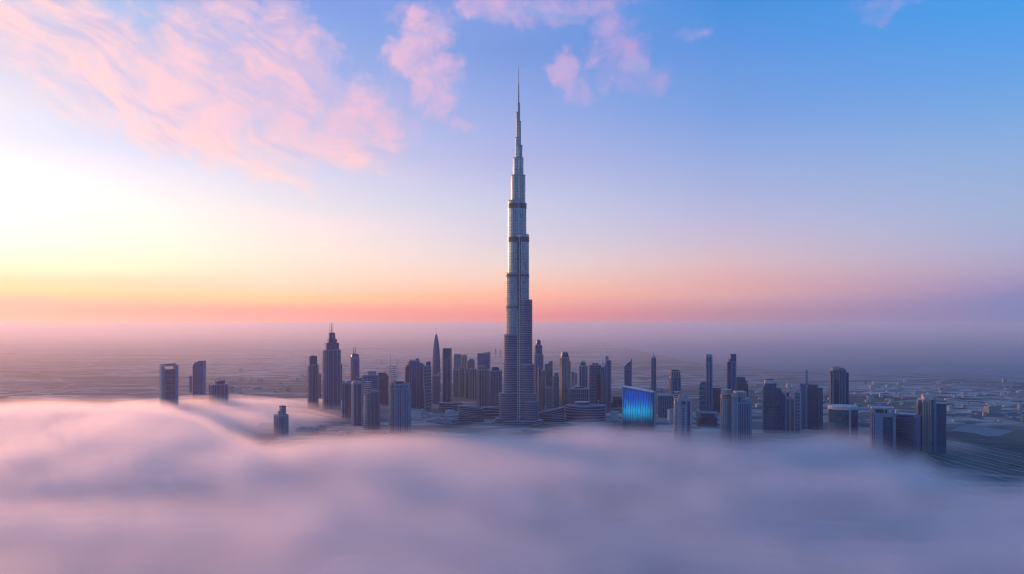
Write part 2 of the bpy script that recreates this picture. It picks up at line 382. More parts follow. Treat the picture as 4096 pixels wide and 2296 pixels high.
VEILS = [(1120, 1640, 360, 270, 22), (1330, 1650, 190, 220, 20), (1700, 1716, 420, 110, 6), (2250, 1726, 330, 100, 5), (2600, 1726, 240, 110, 9), (3150, 1740, 460, 110, 9), (3560, 1790, 210, 130, 20)]
HC = {}
def fog_mesh(name, mat, hf, x0, x1, y0, y1, step, drop=0.0):
    nx = int((x1 - x0) / step) + 1; ny = int((y1 - y0) / step) + 1
    V = []; Fc = []
    if (hf, nx, ny) not in HC:
        HC[hf, nx, ny] = [hf(x0 + (x1 - x0) * i / (nx - 1), y0 + (y1 - y0) * j / (ny - 1)) for j in range(ny) for i in range(nx)]
    hs = HC[hf, nx, ny]
    for j in range(ny):
        for i in range(nx):
            V.append((x0 + (x1 - x0) * i / (nx - 1), y0 + (y1 - y0) * j / (ny - 1), max(-8.0, hs[j * nx + i] - drop)))
    for j in range(ny - 1):
        for i in range(nx - 1):
            a = j * nx + i; Fc.append((a, a + 1, a + nx + 1, a + nx))
    base = len(V)
    for j in range(ny):
        for i in range(nx):
            if i in (0, nx - 1) or j in (0, ny - 1): pass
    # closed: side walls down to the floor, then a floor
    ring = [i for i in range(nx)] + [j * nx + nx - 1 for j in range(1, ny)] + [(ny - 1) * nx + i for i in range(nx - 2, -1, -1)] + [j * nx for j in range(ny - 2, 0, -1)]
    lo = {}
    for r in ring:
        lo[r] = len(V); V.append((V[r][0], V[r][1], -9.0))
    for k in range(len(ring)):
        a, c = ring[k], ring[(k + 1) % len(ring)]
        Fc.append((c, a, lo[a], lo[c]))
    Fc.append(tuple(lo[r] for r in reversed(ring)))
    o = mesh_obj(name, V, Fc, mat, None, True)
    return tag(o, kind='stuff')
FOG_C = (0.96, 0.94, 0.96)
M_VEIL = volume("veil_fog", FOG_C, 0.0034, 0.64)
for lab, den, drop in (("outermost faint wisps of the low fog bank over the foreground", 0.0009, -7.0), ("feathered outer veil of the low fog bank over the foreground", 0.0015, 0.0), ("thin upper layer inside the low fog bank over the foreground", 0.0030, 7.0),
                       ("thicker middle layer of the low fog bank over the foreground", 0.0050, 15.0), ("dense bottom layer of the low fog bank over the foreground", 0.010, 25.0)):
    tag(fog_mesh("fog", volume("fog_layer", FOG_C, den, 0.64), fog_h, -2600, 2600, -700, 3100, 15, drop), lab, "fog")
tag(fog_mesh("fog", M_VEIL, veil_h, -1500, 1500, 1350, 3000, 22), "thin mist drifting round the tower feet", "fog")
SIDE = [(800, 1650, 320, 330, 34), (930, 1690, 260, 260, 34), (800, 1735, 260, 240, 38), (1010, 1740, 150, 120, 26)]
def side_h(X, Y): return veil_h(X, Y, SIDE)
for lab, den, drop in (("feathered fringe of mist round the clearing's sunrise edge", 0.0026, 0.0), ("thicker heart of the mist round the clearing's sunrise edge", 0.0045, 12.0)):
    tag(fog_mesh("fog", volume("fog_fringe", FOG_C, den, 0.64), side_h, -1500, 100, 1250, 3000, 20, drop), lab, "fog")

# low mist over the far plain, thickening with distance
m = MB(); P_ = [(2500, 1.0), (4200, 45), (7000, 85), (14000, 100), (29600, 110), (29600, -6), (2500, -6)]
n = len(P_); m.v = [(-29000, y, z) for y, z in P_] + [(29000, y, z) for y, z in P_]
m.f = [tuple(range(n)), tuple(reversed(range(n, 2 * n)))] + [((i + 1) % n, i, n + i, n + (i + 1) % n) for i in range(n)]
tag(m.obj("mist", volume("ground_mist", (0.915, 0.87, 0.875), 3.4e-4, 0.5)), "low ground mist fading the far plain below the horizon", "mist", kind='stuff')

# ------------------------------------------------------------------ materials of the city
NAVY = (0.008, 0.056, 0.15); BLUE = (0.012, 0.088, 0.235); TEAL = (0.005, 0.085, 0.15); SLATE = (0.026, 0.068, 0.17); GREY = (0.10, 0.12, 0.17)
M_NAVY = facade("navy_glass", NAVY, (0.032, 0.059, 0.135), 4.2, 3.0, 0.22, 0.16)
M_BLUE = facade("blue_glass", BLUE, (0.027, 0.065, 0.177), 4.0, 2.6, 0.25, 0.2)
M_TEAL = facade("teal_glass", TEAL, (0.013, 0.053, 0.102), 4.2, 6.0, 0.12, 0.10)
M_SLATE = facade("slate_glass", SLATE, (0.049, 0.083, 0.160), 4.0, 3.4, 0.3, 0.2)
M_RIB = facade("ribbed_glass", (0.022, 0.055, 0.14), (0.089, 0.097, 0.151), 5.0, 5.2, 0.10, 0.40)
M_TAN = facade("tan_ribbed_wall", (0.045, 0.065, 0.12), (0.093, 0.097, 0.144), 4.0, 4.4, 0.25, 0.52)
M_FLOORS = facade("banded_glass", (0.012, 0.038, 0.11), (0.075, 0.123, 0.211), 4.6, 9.0, 0.30, 0.06)
M_PUNCH = facade("punched_windows", (0.025, 0.03, 0.05), (0.090, 0.121, 0.177), 4.4, 4.6, 0.45, 0.42)
M_DARK = facade("dark_glass", (0.004, 0.042, 0.115), (0.008, 0.040, 0.09), 4.2, 3.0, 0.14, 0.10, 0.12)
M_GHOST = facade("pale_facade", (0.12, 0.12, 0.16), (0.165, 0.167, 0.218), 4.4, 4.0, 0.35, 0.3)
M_PALE = plain("pale_concrete", (0.22, 0.245, 0.31), 0.65)
M_LILAC = plain("pale_cladding", (0.115, 0.185, 0.285), 0.45, 0.2)
M_BEIGE = plain("beige_render", (0.36, 0.28, 0.25), 0.75)
M_ROOF = plain("roof_felt", (0.13, 0.13, 0.15), 0.9)
M_DKROOF = plain("dark_roof", (0.04, 0.05, 0.08), 0.7)
M_METAL = plain("grey_steel", (0.30, 0.32, 0.38), 0.35, 0.7)
M_WARMROOF = plain("warm_roof_tint", (0.48, 0.24, 0.17), 0.8)  # warm roof tone; on the colonnaded block it paints in sunlight
M_ROSE = plain("rose_roof_rim", (0.50, 0.36, 0.38), 0.7)

# ------------------------------------------------------------------ the supertall tower
BD = 1958.0
BXC = gx_(2073.0, BD)
def bz(y): return max(0.0, gz_(y, BD))
MPP = BD / F
M_SPIRE = plain("spire_steel", (0.26, 0.28, 0.36), 0.35, 0.75)
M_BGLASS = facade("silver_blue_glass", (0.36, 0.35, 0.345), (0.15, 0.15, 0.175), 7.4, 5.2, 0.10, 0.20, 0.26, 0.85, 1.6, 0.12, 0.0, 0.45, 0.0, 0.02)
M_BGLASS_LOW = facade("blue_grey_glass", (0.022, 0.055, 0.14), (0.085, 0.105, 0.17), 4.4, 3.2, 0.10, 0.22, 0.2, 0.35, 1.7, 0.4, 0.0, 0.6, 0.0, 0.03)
M_SLAB = plain("pale_floor_edge", (0.20, 0.215, 0.285), 0.6, 0.0)
M_BAND = plain("dark_plant_floor", (0.075, 0.075, 0.11), 0.45, 0.4)
M_SEAM = plain("pale_metal_fin", (0.5, 0.47, 0.5), 0.35, 0.6)
burj = bpy.data.objects.new("supertall_tower", None); C.objects.link(burj)
burj.location = (BXC, BD, 0); burj.rotation_euler = (0, 0, 0)
tag(burj, "needle-topped glass supertall tower with stepped wings, by far the tallest building in the skyline", "skyscraper")
def stadium(ang, L, r, n=9):
    """rounded wing from the core axis out to a nose of radius r centred L metres away along ang"""
    c, s = math.cos(ang), math.sin(ang)
    pts = [(0.0, -r), (L, -r)] if False else []
    loc = [(0.0, -r)] + [(L + r * math.sin(a), -r * math.cos(a)) for a in [math.pi * k / (n - 1) for k in range(n)]] + [(0.0, r)]
    return [(x * c - y * s, x * s + y * c) for x, y in loc]
LEFT = [(95, 1690), (93, 1668), (76, 1570), (59, 1450), (57, 1338), (49.5, 1093), (41, 804), (29, 702.5), (21, 633.6), (12.2, 552), (8.6, 450.6)]
RIGHT = [(93, 1690), (79, 1600), (73, 1571), (63, 1455), (55.5, 1200), (43, 941), (32.5, 815), (28.5, 702.5), (21, 633.6), (16.5, 583.7), (11, 486.7), (7.6, 414.6)]
BACK = [(95, 1690), (84, 1500), (66, 1270), (52, 1010), (36, 760), (24, 660), (14, 560), (9, 470)]
SLAB_TOP = 1105.0
bands = [(816, 836), (950, 970), (1098, 1111), (1223, 1233)]
for ang, tiers in ((R(210), LEFT), (R(330), RIGHT), (R(90), BACK)):
    w = MB(); sl = MB(); trim = []
    z0 = -4.0
    for i, (ext, y) in enumerate(tiers):
        z1 = bz(y)
        if i == 0: z1 = bz(tiers[0][1])
        e = ext * MPP
        r = min(14.5, e * 0.66) * (1.0 if ang != R(90) else 0.9)
        L = (e - r) / (0.866 if ang != R(90) else 1.0)
        L = max(L, 0.3)
        w.prism(stadium(ang, L, r), z0, z1)
        k0 = int(z0 / 5.2) + 1
        for k in range(max(1, k0), int(z1 / 5.2) + 1):
            z = k * 5.2
            if z0 <= z and z + 1.1 < z1 and z < bz(SLAB_TOP):
                sl.prism(stadium(ang, L + 0.15, r + 0.75), z, z + 1.25)
        for (ya, yb) in bands:
            za, zb = bz(yb), bz(ya)
            za2, zb2 = max(za, z0 + 0.3), min(zb, z1 - 0.3)
            if zb2 - za2 > 3: trim.append(('plant_floor', M_BAND, MB().prism(stadium(ang, L + 0.1, r + 0.45), za2, zb2)))
        # parapet at each setback
        trim.append(('setback_parapet', M_SLAB, MB().prism(stadium(ang, L + 0.1, r + 0.35), z1 - 0.9, z1 + 0.7)))
        z0 = z1
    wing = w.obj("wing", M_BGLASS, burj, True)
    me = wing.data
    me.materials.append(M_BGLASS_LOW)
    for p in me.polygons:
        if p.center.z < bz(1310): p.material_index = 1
    sl.obj("floor_edge_banding", M_SLAB, wing)
    for nm_, mt_, mb_ in trim: mb_.obj(nm_, mt_, wing)
# split the long smooth walls where the facade changes: core and spine
core = MB()
core.prism(circ(0, 0, 16.5, n=6, a0=R(0)), -3, bz(1125)); core.prism(circ(0, 0, 14.0, n=18), bz(1125), bz(846))
core.prism(circ(0, 0, 11.0, n=18), bz(846), bz(712)); core.prism(circ(0, 0, 7.0, n=18), bz(712), bz(640))
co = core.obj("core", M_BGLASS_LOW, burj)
for p in co.data.polygons:
    pass
sp = MB()
sp.box(-1.8, 7.6, -19.6, -6, -2, bz(956))
spo = sp.obj("spine", M_BAND, burj)
fn = MB()
fn.box(1.6, 3.2, -21.0, -19.2, 0, bz(956)); fn.box(-2.6, -1.6, -20.2, -17.6, 0, bz(1240)); fn.box(7.4, 8.6, -20.2, -17.6, 0, bz(941))
for k in range(1, int(bz(1240) / 9)): fn.box(-2.0, 8.0, -20.1, -19.3, k * 9.0, k * 9.0 + 1.2)
fn.obj("spine_frame", M_SEAM, spo)
seam = MB().box(-0.2, 1.1, -17.2, -12, bz(948), bz(812)); seam.obj("vertical_fin", M_SEAM, burj)
t_ = MB()
def ring(r0, z): return (circ(0.9 * 0, 0, r0, n=14), z)
t_.loft([(circ(0.3, 0, 4.6, n=14), bz(640)), (circ(0.3, 0, 3.6, n=14), bz(520)), (circ(0.5, 0, 1.9, n=14), bz(414)), (circ(0.5, 0, 1.5, n=14), bz(337)), (circ(0.5, 0, 0.75, n=14), bz(336)), (circ(0.4, 0, 0.5, n=14), bz(276)), (circ(0.1, 0, 0.22, n=14), bz(261))])
spire = t_.obj("spire", M_SPIRE, burj, True)
for yy, rr in ((387, 2.3), (338, 2.2), (277, 0.9)): MB().loft([(circ(0.5, 0, rr * .8, n=12), bz(yy) - 1.2), (circ(0.5, 0, rr, n=12), bz(yy)), (circ(0.5, 0, rr * .6, n=12), bz(yy) + 1.2)]).obj('spire_collar', M_SPIRE, spire)

for i, (px, y0, y1) in enumerate(((2033.5, 804, 815), (2044, 700, 712), (2112, 930, 942), (2105, 934, 944))):
    m_ = MB().box(-0.35, 0.35, -0.35, 0.35, bz(y1) - 2, bz(y0)); o = m_.obj("roof_mast", M_METAL, burj); o.location = ((px - 2073) * MPP * 0.9, -9, 0)
pd = MB()
for i, (e, y) in enumerate(((63, 1690), (57, 1678))): pd.prism(circ(0, -6, e, e * 0.62, 36), -2 if i == 0 else bz(1690), bz(y))
po = pd.obj("podium", M_BGLASS_LOW, burj)
pb = MB()
for z in (1.5, 5.5, 9.2): pb.prism(circ(0, -6, 63.8 if z < 2.6 else 57.8, 39.8 if z < 2.6 else 36, 36), z, z + 1.2)
pb.obj("podium_floor_banding", M_SLAB, po)

# ------------------------------------------------------------------ builder for the other buildings
class Tower:
    """px0..px1: width on the photograph at distance d; rot: degrees the front is turned from facing the viewer; ratio: depth over width"""
    def __init__(s, name, label, px0, px1, d, rot=0.0, ratio=0.8, cat="skyscraper", group=None):
        s.d = d; s.k = d / F
        s.c = (px0 + px1) / 2; s.W = (px1 - px0) * s.k
        a = R(rot)
        s.w = s.W / (math.cos(a) + ratio * abs(math.sin(a))); s.t = s.w * ratio
        s.s = s.w / (px1 - px0)
        s.o = bpy.data.objects.new(name, None); C.objects.link(s.o)
        X = gx_(s.c, d)
        s.o.location = (X, d + s.t * 0.5, 0); s.o.rotation_euler = (0, 0, -math.atan2(X, d) + a)
        tag(s.o, label, cat, group)
        s.last = None
    def lx(s, px): return (px - s.c) * s.s
    def z(s, y): return 0.0 - 2.0 if y is None else gz_(y, s.d)
    def ya(s, dep): return (-s.t / 2 * dep[0], s.t / 2 * dep[1])
    def box(s, part, p0, p1, yt, yb=None, mat=None, dep=(1, 1), par=None, fwd=0.0):
        y0, y1 = s.ya(dep)
        o = MB().box(s.lx(p0), s.lx(p1), y0 - fwd, y1, s.z(yb), s.z(yt)).obj(part, mat, par or s.o)
        s.last = o; return o
    def slant(s, part, p0, p1, yl, yr, yb, mat, dep=(1, 1), par=None, back=0.0):
        """box whose top runs from yl (at p0) to yr (at p1); back lifts or drops the rear edge in metres"""
        y0, y1 = s.ya(dep); zb = s.z(yb); zl, zr = s.z(yl), s.z(yr)
        pl = [(s.lx(p0), y0), (s.lx(p1), y0), (s.lx(p1), y1), (s.lx(p0), y1)]
        o = MB().loft([(pl, zb), (pl, [zl, zr, zr + back, zl + back])]).obj(part, mat, par or s.o); s.last = o; return o
    def taper(s, part, secs, mat, par=None, dep=(1, 1), smooth=False):
        """stack of (p0, p1, y) rectangles joined into one tapering body"""
        L = []
        wmax = max(p1 - p0 for p0, p1, y in secs)
        for p0, p1, y in secs:
            f = (p1 - p0) / wmax; y0, y1 = s.ya(dep)
            L.append(([(s.lx(p0), y0 * f), (s.lx(p1), y0 * f), (s.lx(p1), y1 * f), (s.lx(p0), y1 * f)], s.z(y)))
        o = MB().loft(L).obj(part, mat, par or s.o, smooth); s.last = o; return o
    def cyl(s, part, secs, mat, par=None, squash=1.0, n=24, yoff=0.0):
        """stack of (p0, p1, y) circles"""
        L = []
        for p0, p1, y in secs:
            r = (p1 - p0) / 2 * s.s
            L.append((circ(s.lx((p0 + p1) / 2), yoff, r, r * squash, n), s.z(y)))
        o = MB().loft(L).obj(part, mat, par or s.o)
        for p in o.data.polygons: p.use_smooth = True
        o.data.set_sharp_from_angle(angle=R(35))
        s.last = o; return o
    def mast(s, px, yt, yb, w=1.0, mat=None, par=None, part="mast", yoff=0.0):
        r = w / 2 * s.k; x = s.lx(px)
        o = MB().loft([(circ(x, yoff, r, n=8), s.z(yb)), (circ(x, yoff, r * 0.6, n=8), s.z(yt))]).obj(part, mat or M_METAL, par or s.o)
        s.last = o; return o
    def frame(s, part, p0, p1, yt, yb=None, piers=(), pw=2.0, floors=None, ft=1.2, out=0.7, mat=None, dep=(1, 1), par=None, top=2.5, side=3):
        """raised grid of piers and floor edges that wraps the front and both flanks"""
        m = MB(); x0, x1 = s.lx(p0), s.lx(p1); y0, y1 = s.ya(dep); z0, z1 = s.z(yb), s.z(yt)
        hw = pw / 2
        for f in piers:
            x = x0 + (x1 - x0) * f
            a, b = x - hw, x + hw
            if f <= 0.001: a, b = x0 - out, x0 + pw
            if f >= 0.999: a, b = x1 - pw, x1 + out
            m.box(a, b, y0 - out, y0 + 0.5, z0, z1 + 0.01)
        if piers:
            for i in range(1, side + 1):
                y = y0 + (y1 - y0) * i / side
                for xa, xb in ((x0 - out * 0.98, x0 + 0.5), (x1 - 0.5, x1 + out * 0.98)): m.box(xa, xb, y - pw, y - 0.05, z0, z1 + 0.02)
        def belt(za, zb, e): m.box(x0 - e, x1 + e, y0 - e, y1 + e, za, zb)
        if floors:
            n = int((z1 - z0) / floors)
            for k in range(1, n):
                z = z1 - k * floors
                belt(z, z + ft, out * 0.8)
        if top: belt(z1 - top, z1 + 0.9, out * 0.9)
        o = m.obj(part, mat, par or s.o); s.last = o; return o
    def roofkit(s, p0, p1, y, seed=0, n=4, par=None, hmax=4.0):
        """plant boxes on a flat roof"""
        rnd = random.Random(seed); m = MB(); z = s.z(y)
        x0, x1 = s.lx(p0), s.lx(p1)
        for i in range(n):
            w = (x1 - x0) * rnd.uniform(.12, .28); x = x0 + (x1 - x0) * (i + 0.15) / n
            yy = rnd.uniform(-.3, .1) * s.t; h = rnd.uniform(.35, 1) * hmax
            MBx = MB().box(x, min(x + w, x1 - .2), yy, yy + s.t * .25, z, z + h)
            MBx.obj("roof_plant", M_PALE if rnd.random() < .5 else M_ROOF, par or s.o)

# ------------------------------------------------------------------ the skyline, from the sunrise side across
G = None
# 1 tower inside a pale portal frame
t = Tower("office_tower", "dark glass tower held in a pale upside-down U frame, out in the fog bank", 633, 704, 2250, 14, 0.55)
b = t.box("body", 644, 693, 1478, None, M_FLOORS, (0.86, 1))
t.frame("floor_banding", 650, 692, 1480, None, (), floors=7.0, ft=2.2, out=0.5, mat=M_SLATE, dep=(0.88, 0.9), top=0, par=b)
t.box("frame_column", 690.5, 704, 1466, None, M_LILAC); t.box("frame_column", 633, 644, 1466, None, M_LILAC)
t.slant("frame_lintel", 633, 704, 1464, 1459, 1466, M_PALE); t.box("inner_fin", 646.5, 649, 1470, None, M_PALE, (1.0, -0.7))
t.slant("roof_slab", 634, 697, 1458.5, 1455.5, 1461.5, M_DKROOF, (0.1, 0.9))
# 2 tower with curved shoulder and fin
t = Tower("curved_tower", "blue glass tower with one rounded shoulder and a tall corner fin, between two fog-bound towers", 763, 819, 2520, -10, 0.7)
b = t.box("body", 766, 816, 1466, None, M_BLUE)
t.box("pale_flank", 766.5, 790, 1467, None, M_SLATE, (1.04, -0.8))
t.taper("shoulder", [(766, 810, 1466), (769, 810, 1457), (776, 810, 1450), (784, 810, 1447.5)], M_NAVY, dep=(0.9, 0.9))
f = t.box("corner_fin", 809, 819, 1443, None, M_LILAC, (1.08, 0.3))
t.slant("crown_screen", 783, 810, 1446, 1444, 1450, M_DKROOF, (0.6, 0.6))
t = Tower("slab_tower", "narrow pale slab tower half hidden behind the rounded-shoulder blue tower", 754, 765, 2780, 0, 1.4)
b = t.box("body", 754, 765, 1506, None, M_GHOST); t.box("end_wall", 754, 757, 1503, None, M_PALE, (1.06, 1.02)); t.box("roof_box", 758, 763, 1503, 1506, M_PALE, (0.5, 0.5))
# 3 squat tower with pale fins and roof drum
t = Tower("squat_tower", "short dark fog-bound tower striped with thin pale fins, topped by a tilted roof box", 827, 903, 2330, 12, 0.8)
b = t.box("body", 829, 901, 1540, None, M_DARK)
t.frame("fin_cladding", 829, 901, 1539, None, (0, .14, .3, .54, .78, 1), 2.0, None, out=0.9, mat=M_LILAC, par=b)
t.slant("roof_box", 853, 889, 1529, 1525, 1539, M_SLATE, (0.7, 0.7)); t.slant("roof_lid", 852, 890, 1527.5, 1523.5, 1529.5, M_DKROOF, (0.8, 0.8)); t.roofkit(830, 852, 1539, 3, 2)
# 4 lone tower in the clearing
t = Tower("residential_tower", "small balcony tower with a stepped glass crown, alone in the clearing amid the fog", 1088, 1150, 1745, 24, 0.9)
b = t.box("body", 1092, 1144, 1661, None, M_PUNCH); t.box("wing", 1088, 1100, 1666, None, M_SLATE, (0.6, 0.8)); t.box("wing", 1137, 1150, 1659, None, M_NAVY, (0.5, 0.9))
t.box("glass_strip", 1110, 1119, 1664, None, M_BLUE, (1.05, -0.8)); t.box("glass_strip", 1096, 1102, 1667, None, M_BLUE, (1.05, -0.8)); t.box("glass_strip", 1126, 1132, 1664, None, M_BLUE, (1.05, -.8))
t.frame("balcony_banding", 1092, 1144, 1662, None, (0, .2, .36, .55, .66, .82, 1), 1.3, 4.4, 0.8, 0.8, M_PALE, par=b)
c = t.box("crown", 1117, 1137, 1632, 1661, M_SLATE, (0.5, 0.5)); t.box("crown_cap", 1115.5, 1138.5, 1626, 1631, M_DKROOF, (0.6, 0.6), par=c); t.frame("crown_frame", 1117, 1137, 1632, 1661, (0, .3, .7, 1), 0.9, None, out=0.6, mat=M_PALE, dep=(0.5, 0.5), par=c)
t.box("roof_turret", 1102, 1107, 1645, 1661, M_BEIGE, (0.4, 0.2)); t.box("roof_turret", 1108, 1114, 1650, 1661, M_PALE, (0.6, 0.2)); t.mast(1122, 1620, 1626, 1.6)
# 5 ribbed tower left of the triple-mast tower
t = Tower("ribbed_tower", "slim brown ribbed tower with a plain inset upper block, beside the triple-mast tower", 1227, 1269, 2290, 10, 0.9)
b = t.box("body", 1227.5, 1268.5, 1459, None, M_RIB); c = t.box("upper_block", 1230, 1264, 1425, 1458.5, M_SLATE, (0.9, 0.9)); t.slant("roof_cap", 1240, 1264, 1424, 1424.5, 1426, M_DKROOF, (0.8, 0.8)); t.slant("roof_point", 1242, 1252, 1420.5, 1423, 1425, M_PALE, (0.5, 0.5))
t.frame("pier_cladding", 1227.5, 1268.5, 1459, None, (0, .2, .36, .66, .86, 1), 1.8, None, out=0.8, mat=M_LILAC, par=b)
# 6 triple mast tower
t = Tower("stepped_tower", "broad navy tower stepping up in tiers to three thin masts, tallest of the sunrise-side cluster", 1283, 1358, 2260, 8, 0.85)
b = t.box("body", 1286, 1355, 1399, None, M_NAVY)
t.taper("flared_base", [(1283, 1358, None), (1284.2, 1357, 1520), (1287, 1354.5, 1404)], M_NAVY, dep=(0.9, 0.9))
t.frame("pier_cladding", 1286, 1355, 1400, None, (0, .1, .24, .54, .8, 1), 1.7, None, out=0.9, mat=M_LILAC, par=b, top=1.5)
t.box("tier", 1294, 1349, 1372, 1398.6, M_NAVY, (0.86, 0.86)); c = t.box("tier", 1305, 1341, 1357, 1371.6, M_DARK, (0.66, 0.66)); t.taper("tower_head", [(1307.5, 1335, 1356.6), (1309, 1333.5, 1331)], M_DARK, dep=(0.5, 0.5))
t.cyl("turret", [(1328, 1341, 1371.6), (1328, 1341, 1361), (1331, 1338, 1357)], M_SLATE, n=14, yoff=-t.t * .30)
t.box("head_slot", 1318, 1324, 1337, 1352, M_LILAC, (0.56, -0.4))
for px, y, w in ((1312.5, 1293, 2.2), (1320.3, 1291, 3.4), (1326, 1297, 2.4)): t.mast(px, y, 1331.2, w)
t.roofkit(1287, 1294, 1399, 1, 1); t.roofkit(1349, 1355, 1399, 2, 1)
t = Tower("slab_tower", "thin grey slab squeezed behind the triple-mast tower on its shaded flank", 1350, 1368, 2480, 0, 1.0)
t.box("body", 1350, 1367, 1460, None, M_SLATE); t.box("roof_parapet", 1349.5, 1367.6, 1457.5, 1459.8, M_LILAC)
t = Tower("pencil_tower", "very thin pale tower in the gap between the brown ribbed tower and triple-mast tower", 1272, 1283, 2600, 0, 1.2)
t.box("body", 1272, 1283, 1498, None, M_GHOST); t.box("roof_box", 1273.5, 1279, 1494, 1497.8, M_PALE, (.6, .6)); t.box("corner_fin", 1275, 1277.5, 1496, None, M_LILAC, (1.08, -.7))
# 7 domed tower with twin posts
t = Tower("domed_tower", "blue tower with a rounded crown carrying a tall pale twin post", 1398, 1435, 2560, 0, 1.0)
b = t.cyl("body", [(1398, 1435, None), (1398.5, 1434.5, 1432)], M_BLUE, n=20)
t.cyl("crown", [(1400, 1433, 1431.8), (1402, 1432, 1420), (1405, 1429, 1416.5)], M_NAVY, n=20); c = t.box("crown_tower", 1409.5, 1419.5, 1413, 1418, M_LILAC, (0.35, 0.35))
t.mast(1411, 1388, 1414, 3.0, M_LILAC, part="crown_post"); t.mast(1418, 1388, 1414, 3.0, M_LILAC, part="crown_post")
t.cyl("collar", [(1397.4, 1435.6, 1434), (1397.4, 1435.6, 1430.5)], M_LILAC, n=20)
# 8-12 the front cluster
t = Tower("dark_block", "plain dark low tower joining the triple-mast tower to the framed pale-edged tower", 1366, 1405, 2080, 0, 0.8)
b = t.box("body", 1366, 1405, 1534, None, M_DARK); t.frame("pier_cladding", 1366, 1405, 1533, None, (0, .22, .7, 1), 1.4, None, out=.8, mat=M_LILAC, par=b); t.roofkit(1367, 1403, 1533, 5, 4, hmax=5)
t = Tower("residential_tower", "dark tower with one broad pale stripe and pergola roof, before the triple-mast tower", 1402, 1446, 1925, 14, 0.9)
b = t.box("body", 1403, 1445, 1535, None, M_NAVY); t.box("pale_stripe", 1417, 1422, 1537, None, M_LILAC, (1.06, -.7)); t.frame("portal_frame", 1403, 1445, 1533, None, (0, .4, 1), 2.2, None, out=1.0, mat=M_PALE, par=b)
t.frame("roof_pergola", 1405, 1443, 1527, 1535, (0, .3, .6, 1), 1.0, None, out=.3, mat=M_BEIGE, dep=(.8, .8)); t.roofkit(1406, 1440, 1533, 8, 4, hmax=6)
t = Tower("hotel_block", "wide blue grid-fronted block with terraces and a roof box, above two lower pale towers", 1421, 1511, 2230, 0, 0.5)
b = t.box("body", 1448, 1511, 1502, None, M_BLUE); t.box("terrace_wing", 1421, 1448.4, 1514, None, M_PUNCH, (0.9, 0.9)); t.box("stair_tower", 1442, 1452, 1508, None, M_LILAC, (1.05, .6))
t.frame("window_frame", 1448, 1511, 1502, None, (0, .28, .96, 1), 2.0, 12.0, 1.0, .7, M_LILAC, par=b); t.box("roof_box", 1468, 1501, 1489, 1502, M_PALE, (.6, .6)); t.box("roof_lid", 1466, 1500, 1486.5, 1488.6, M_ROOF, (.7, .7)); t.roofkit(1422, 1447, 1514, 12, 3, hmax=5)
t = Tower("chamfered_tower", "dark teal windowless-looking tower with a cut-off top corner, behind the blue grid-fronted block", 1507, 1553, 2330, 0, 0.8)
y0, y1 = t.ya((1, 1)); zz = t.z
m = MB(); pts = [(t.lx(1508), zz(None)), (t.lx(1552), zz(None)), (t.lx(1552), zz(1508)), (t.lx(1543), zz(1496)), (t.lx(1508), zz(1494))]
m.v = [(x, y0, z) for x, z in pts] + [(x, y1, z) for x, z in pts]; n = len(pts)
m.f = [tuple(range(n)), tuple(reversed(range(n, 2 * n)))] + [((i + 1) % n, i, n + i, n + (i + 1) % n) for i in range(n)]
b = m.obj("body", M_TEAL, t.o); t.box("corner_fin", 1507, 1509.5, 1492, None, M_LILAC, (1.05, .4)); t.box("roof_rail", 1510, 1541, 1491.5, 1494, M_DKROOF, (.8, .8))
t = Tower("residential_tower", "lower pale balcony tower with a curved stepped roof, in front of the blue grid-fronted block", 1446, 1515, 1850, 18, 0.8)
b = t.box("body", 1468, 1514, 1570, None, M_RIB); w = t.cyl("curved_wing", [(1446, 1482, None), (1446, 1482, 1588), (1450, 1480, 1583)], M_PUNCH, squash=1.1, n=20)
m = MB()
for k in range(26): m.prism(circ(t.lx(1464), 0, 18.8 * t.s, 20.5 * t.s, 20), k * 4.2 - 1, k * 4.2)
m.obj("balcony_banding", M_PALE, w)
t.frame("pier_cladding", 1468, 1514, 1569, None, (0, .15, .38, .5, .72, .9, 1), 1.5, None, out=.9, mat=M_LILAC, par=b)
c = t.box("crown_block", 1470, 1512, 1562, 1569, M_BEIGE, (.75, .75)); t.box("roof_box", 1488, 1500, 1557, 1562, M_PALE, (.4, .4)); t.roofkit(1450, 1478, 1583, 5, 3, hmax=5)
t = Tower("residential_tower", "big pillared tower with a ragged ornate crown, nearest of the sunrise-side cluster", 1542, 1639, 1795, 16, 0.75)
b = t.box("body", 1560, 1636, 1556, None, M_NAVY); w = t.cyl("curved_wing", [(1543, 1577, None), (1543, 1577, 1553), (1545, 1575, 1545)], M_PUNCH, squash=1.3, n=20)
t.frame("pier_cladding", 1560, 1637, 1555, None, (0, .16, .3, .46, .58, .74, .88, 1), 3.2, None, out=1.2, mat=M_LILAC, par=b)
m = MB()
for k in range(34): m.prism(circ(t.lx(1560), 0, 17.7 * t.s, 22.9 * t.s, 20), k * 4.3 - 1.2, k * 4.3)
m.obj("balcony_banding", M_PALE, w)
c = t.frame("crown_colonnade", 1562, 1635, 1538, 1556, (0, .16, .3, .46, .6, .74, .88, 1), 2.2, None, out=.4, mat=M_PALE, dep=(.9, .9), top=2.4)
t.box("crown_core", 1568, 1630, 1541, 1555.5, M_DARK, (.6, .6)); t.box("roof_slab", 1570, 1612, 1527, 1530, M_ROOF, (.5, .8)); t.box("roof_box", 1573, 1609, 1530, 1541, M_SLATE, (.4, .6)); t.roofkit(1545, 1575, 1545, 14, 3, hmax=8); t.roofkit(1612, 1634, 1538, 15, 3, hmax=5)
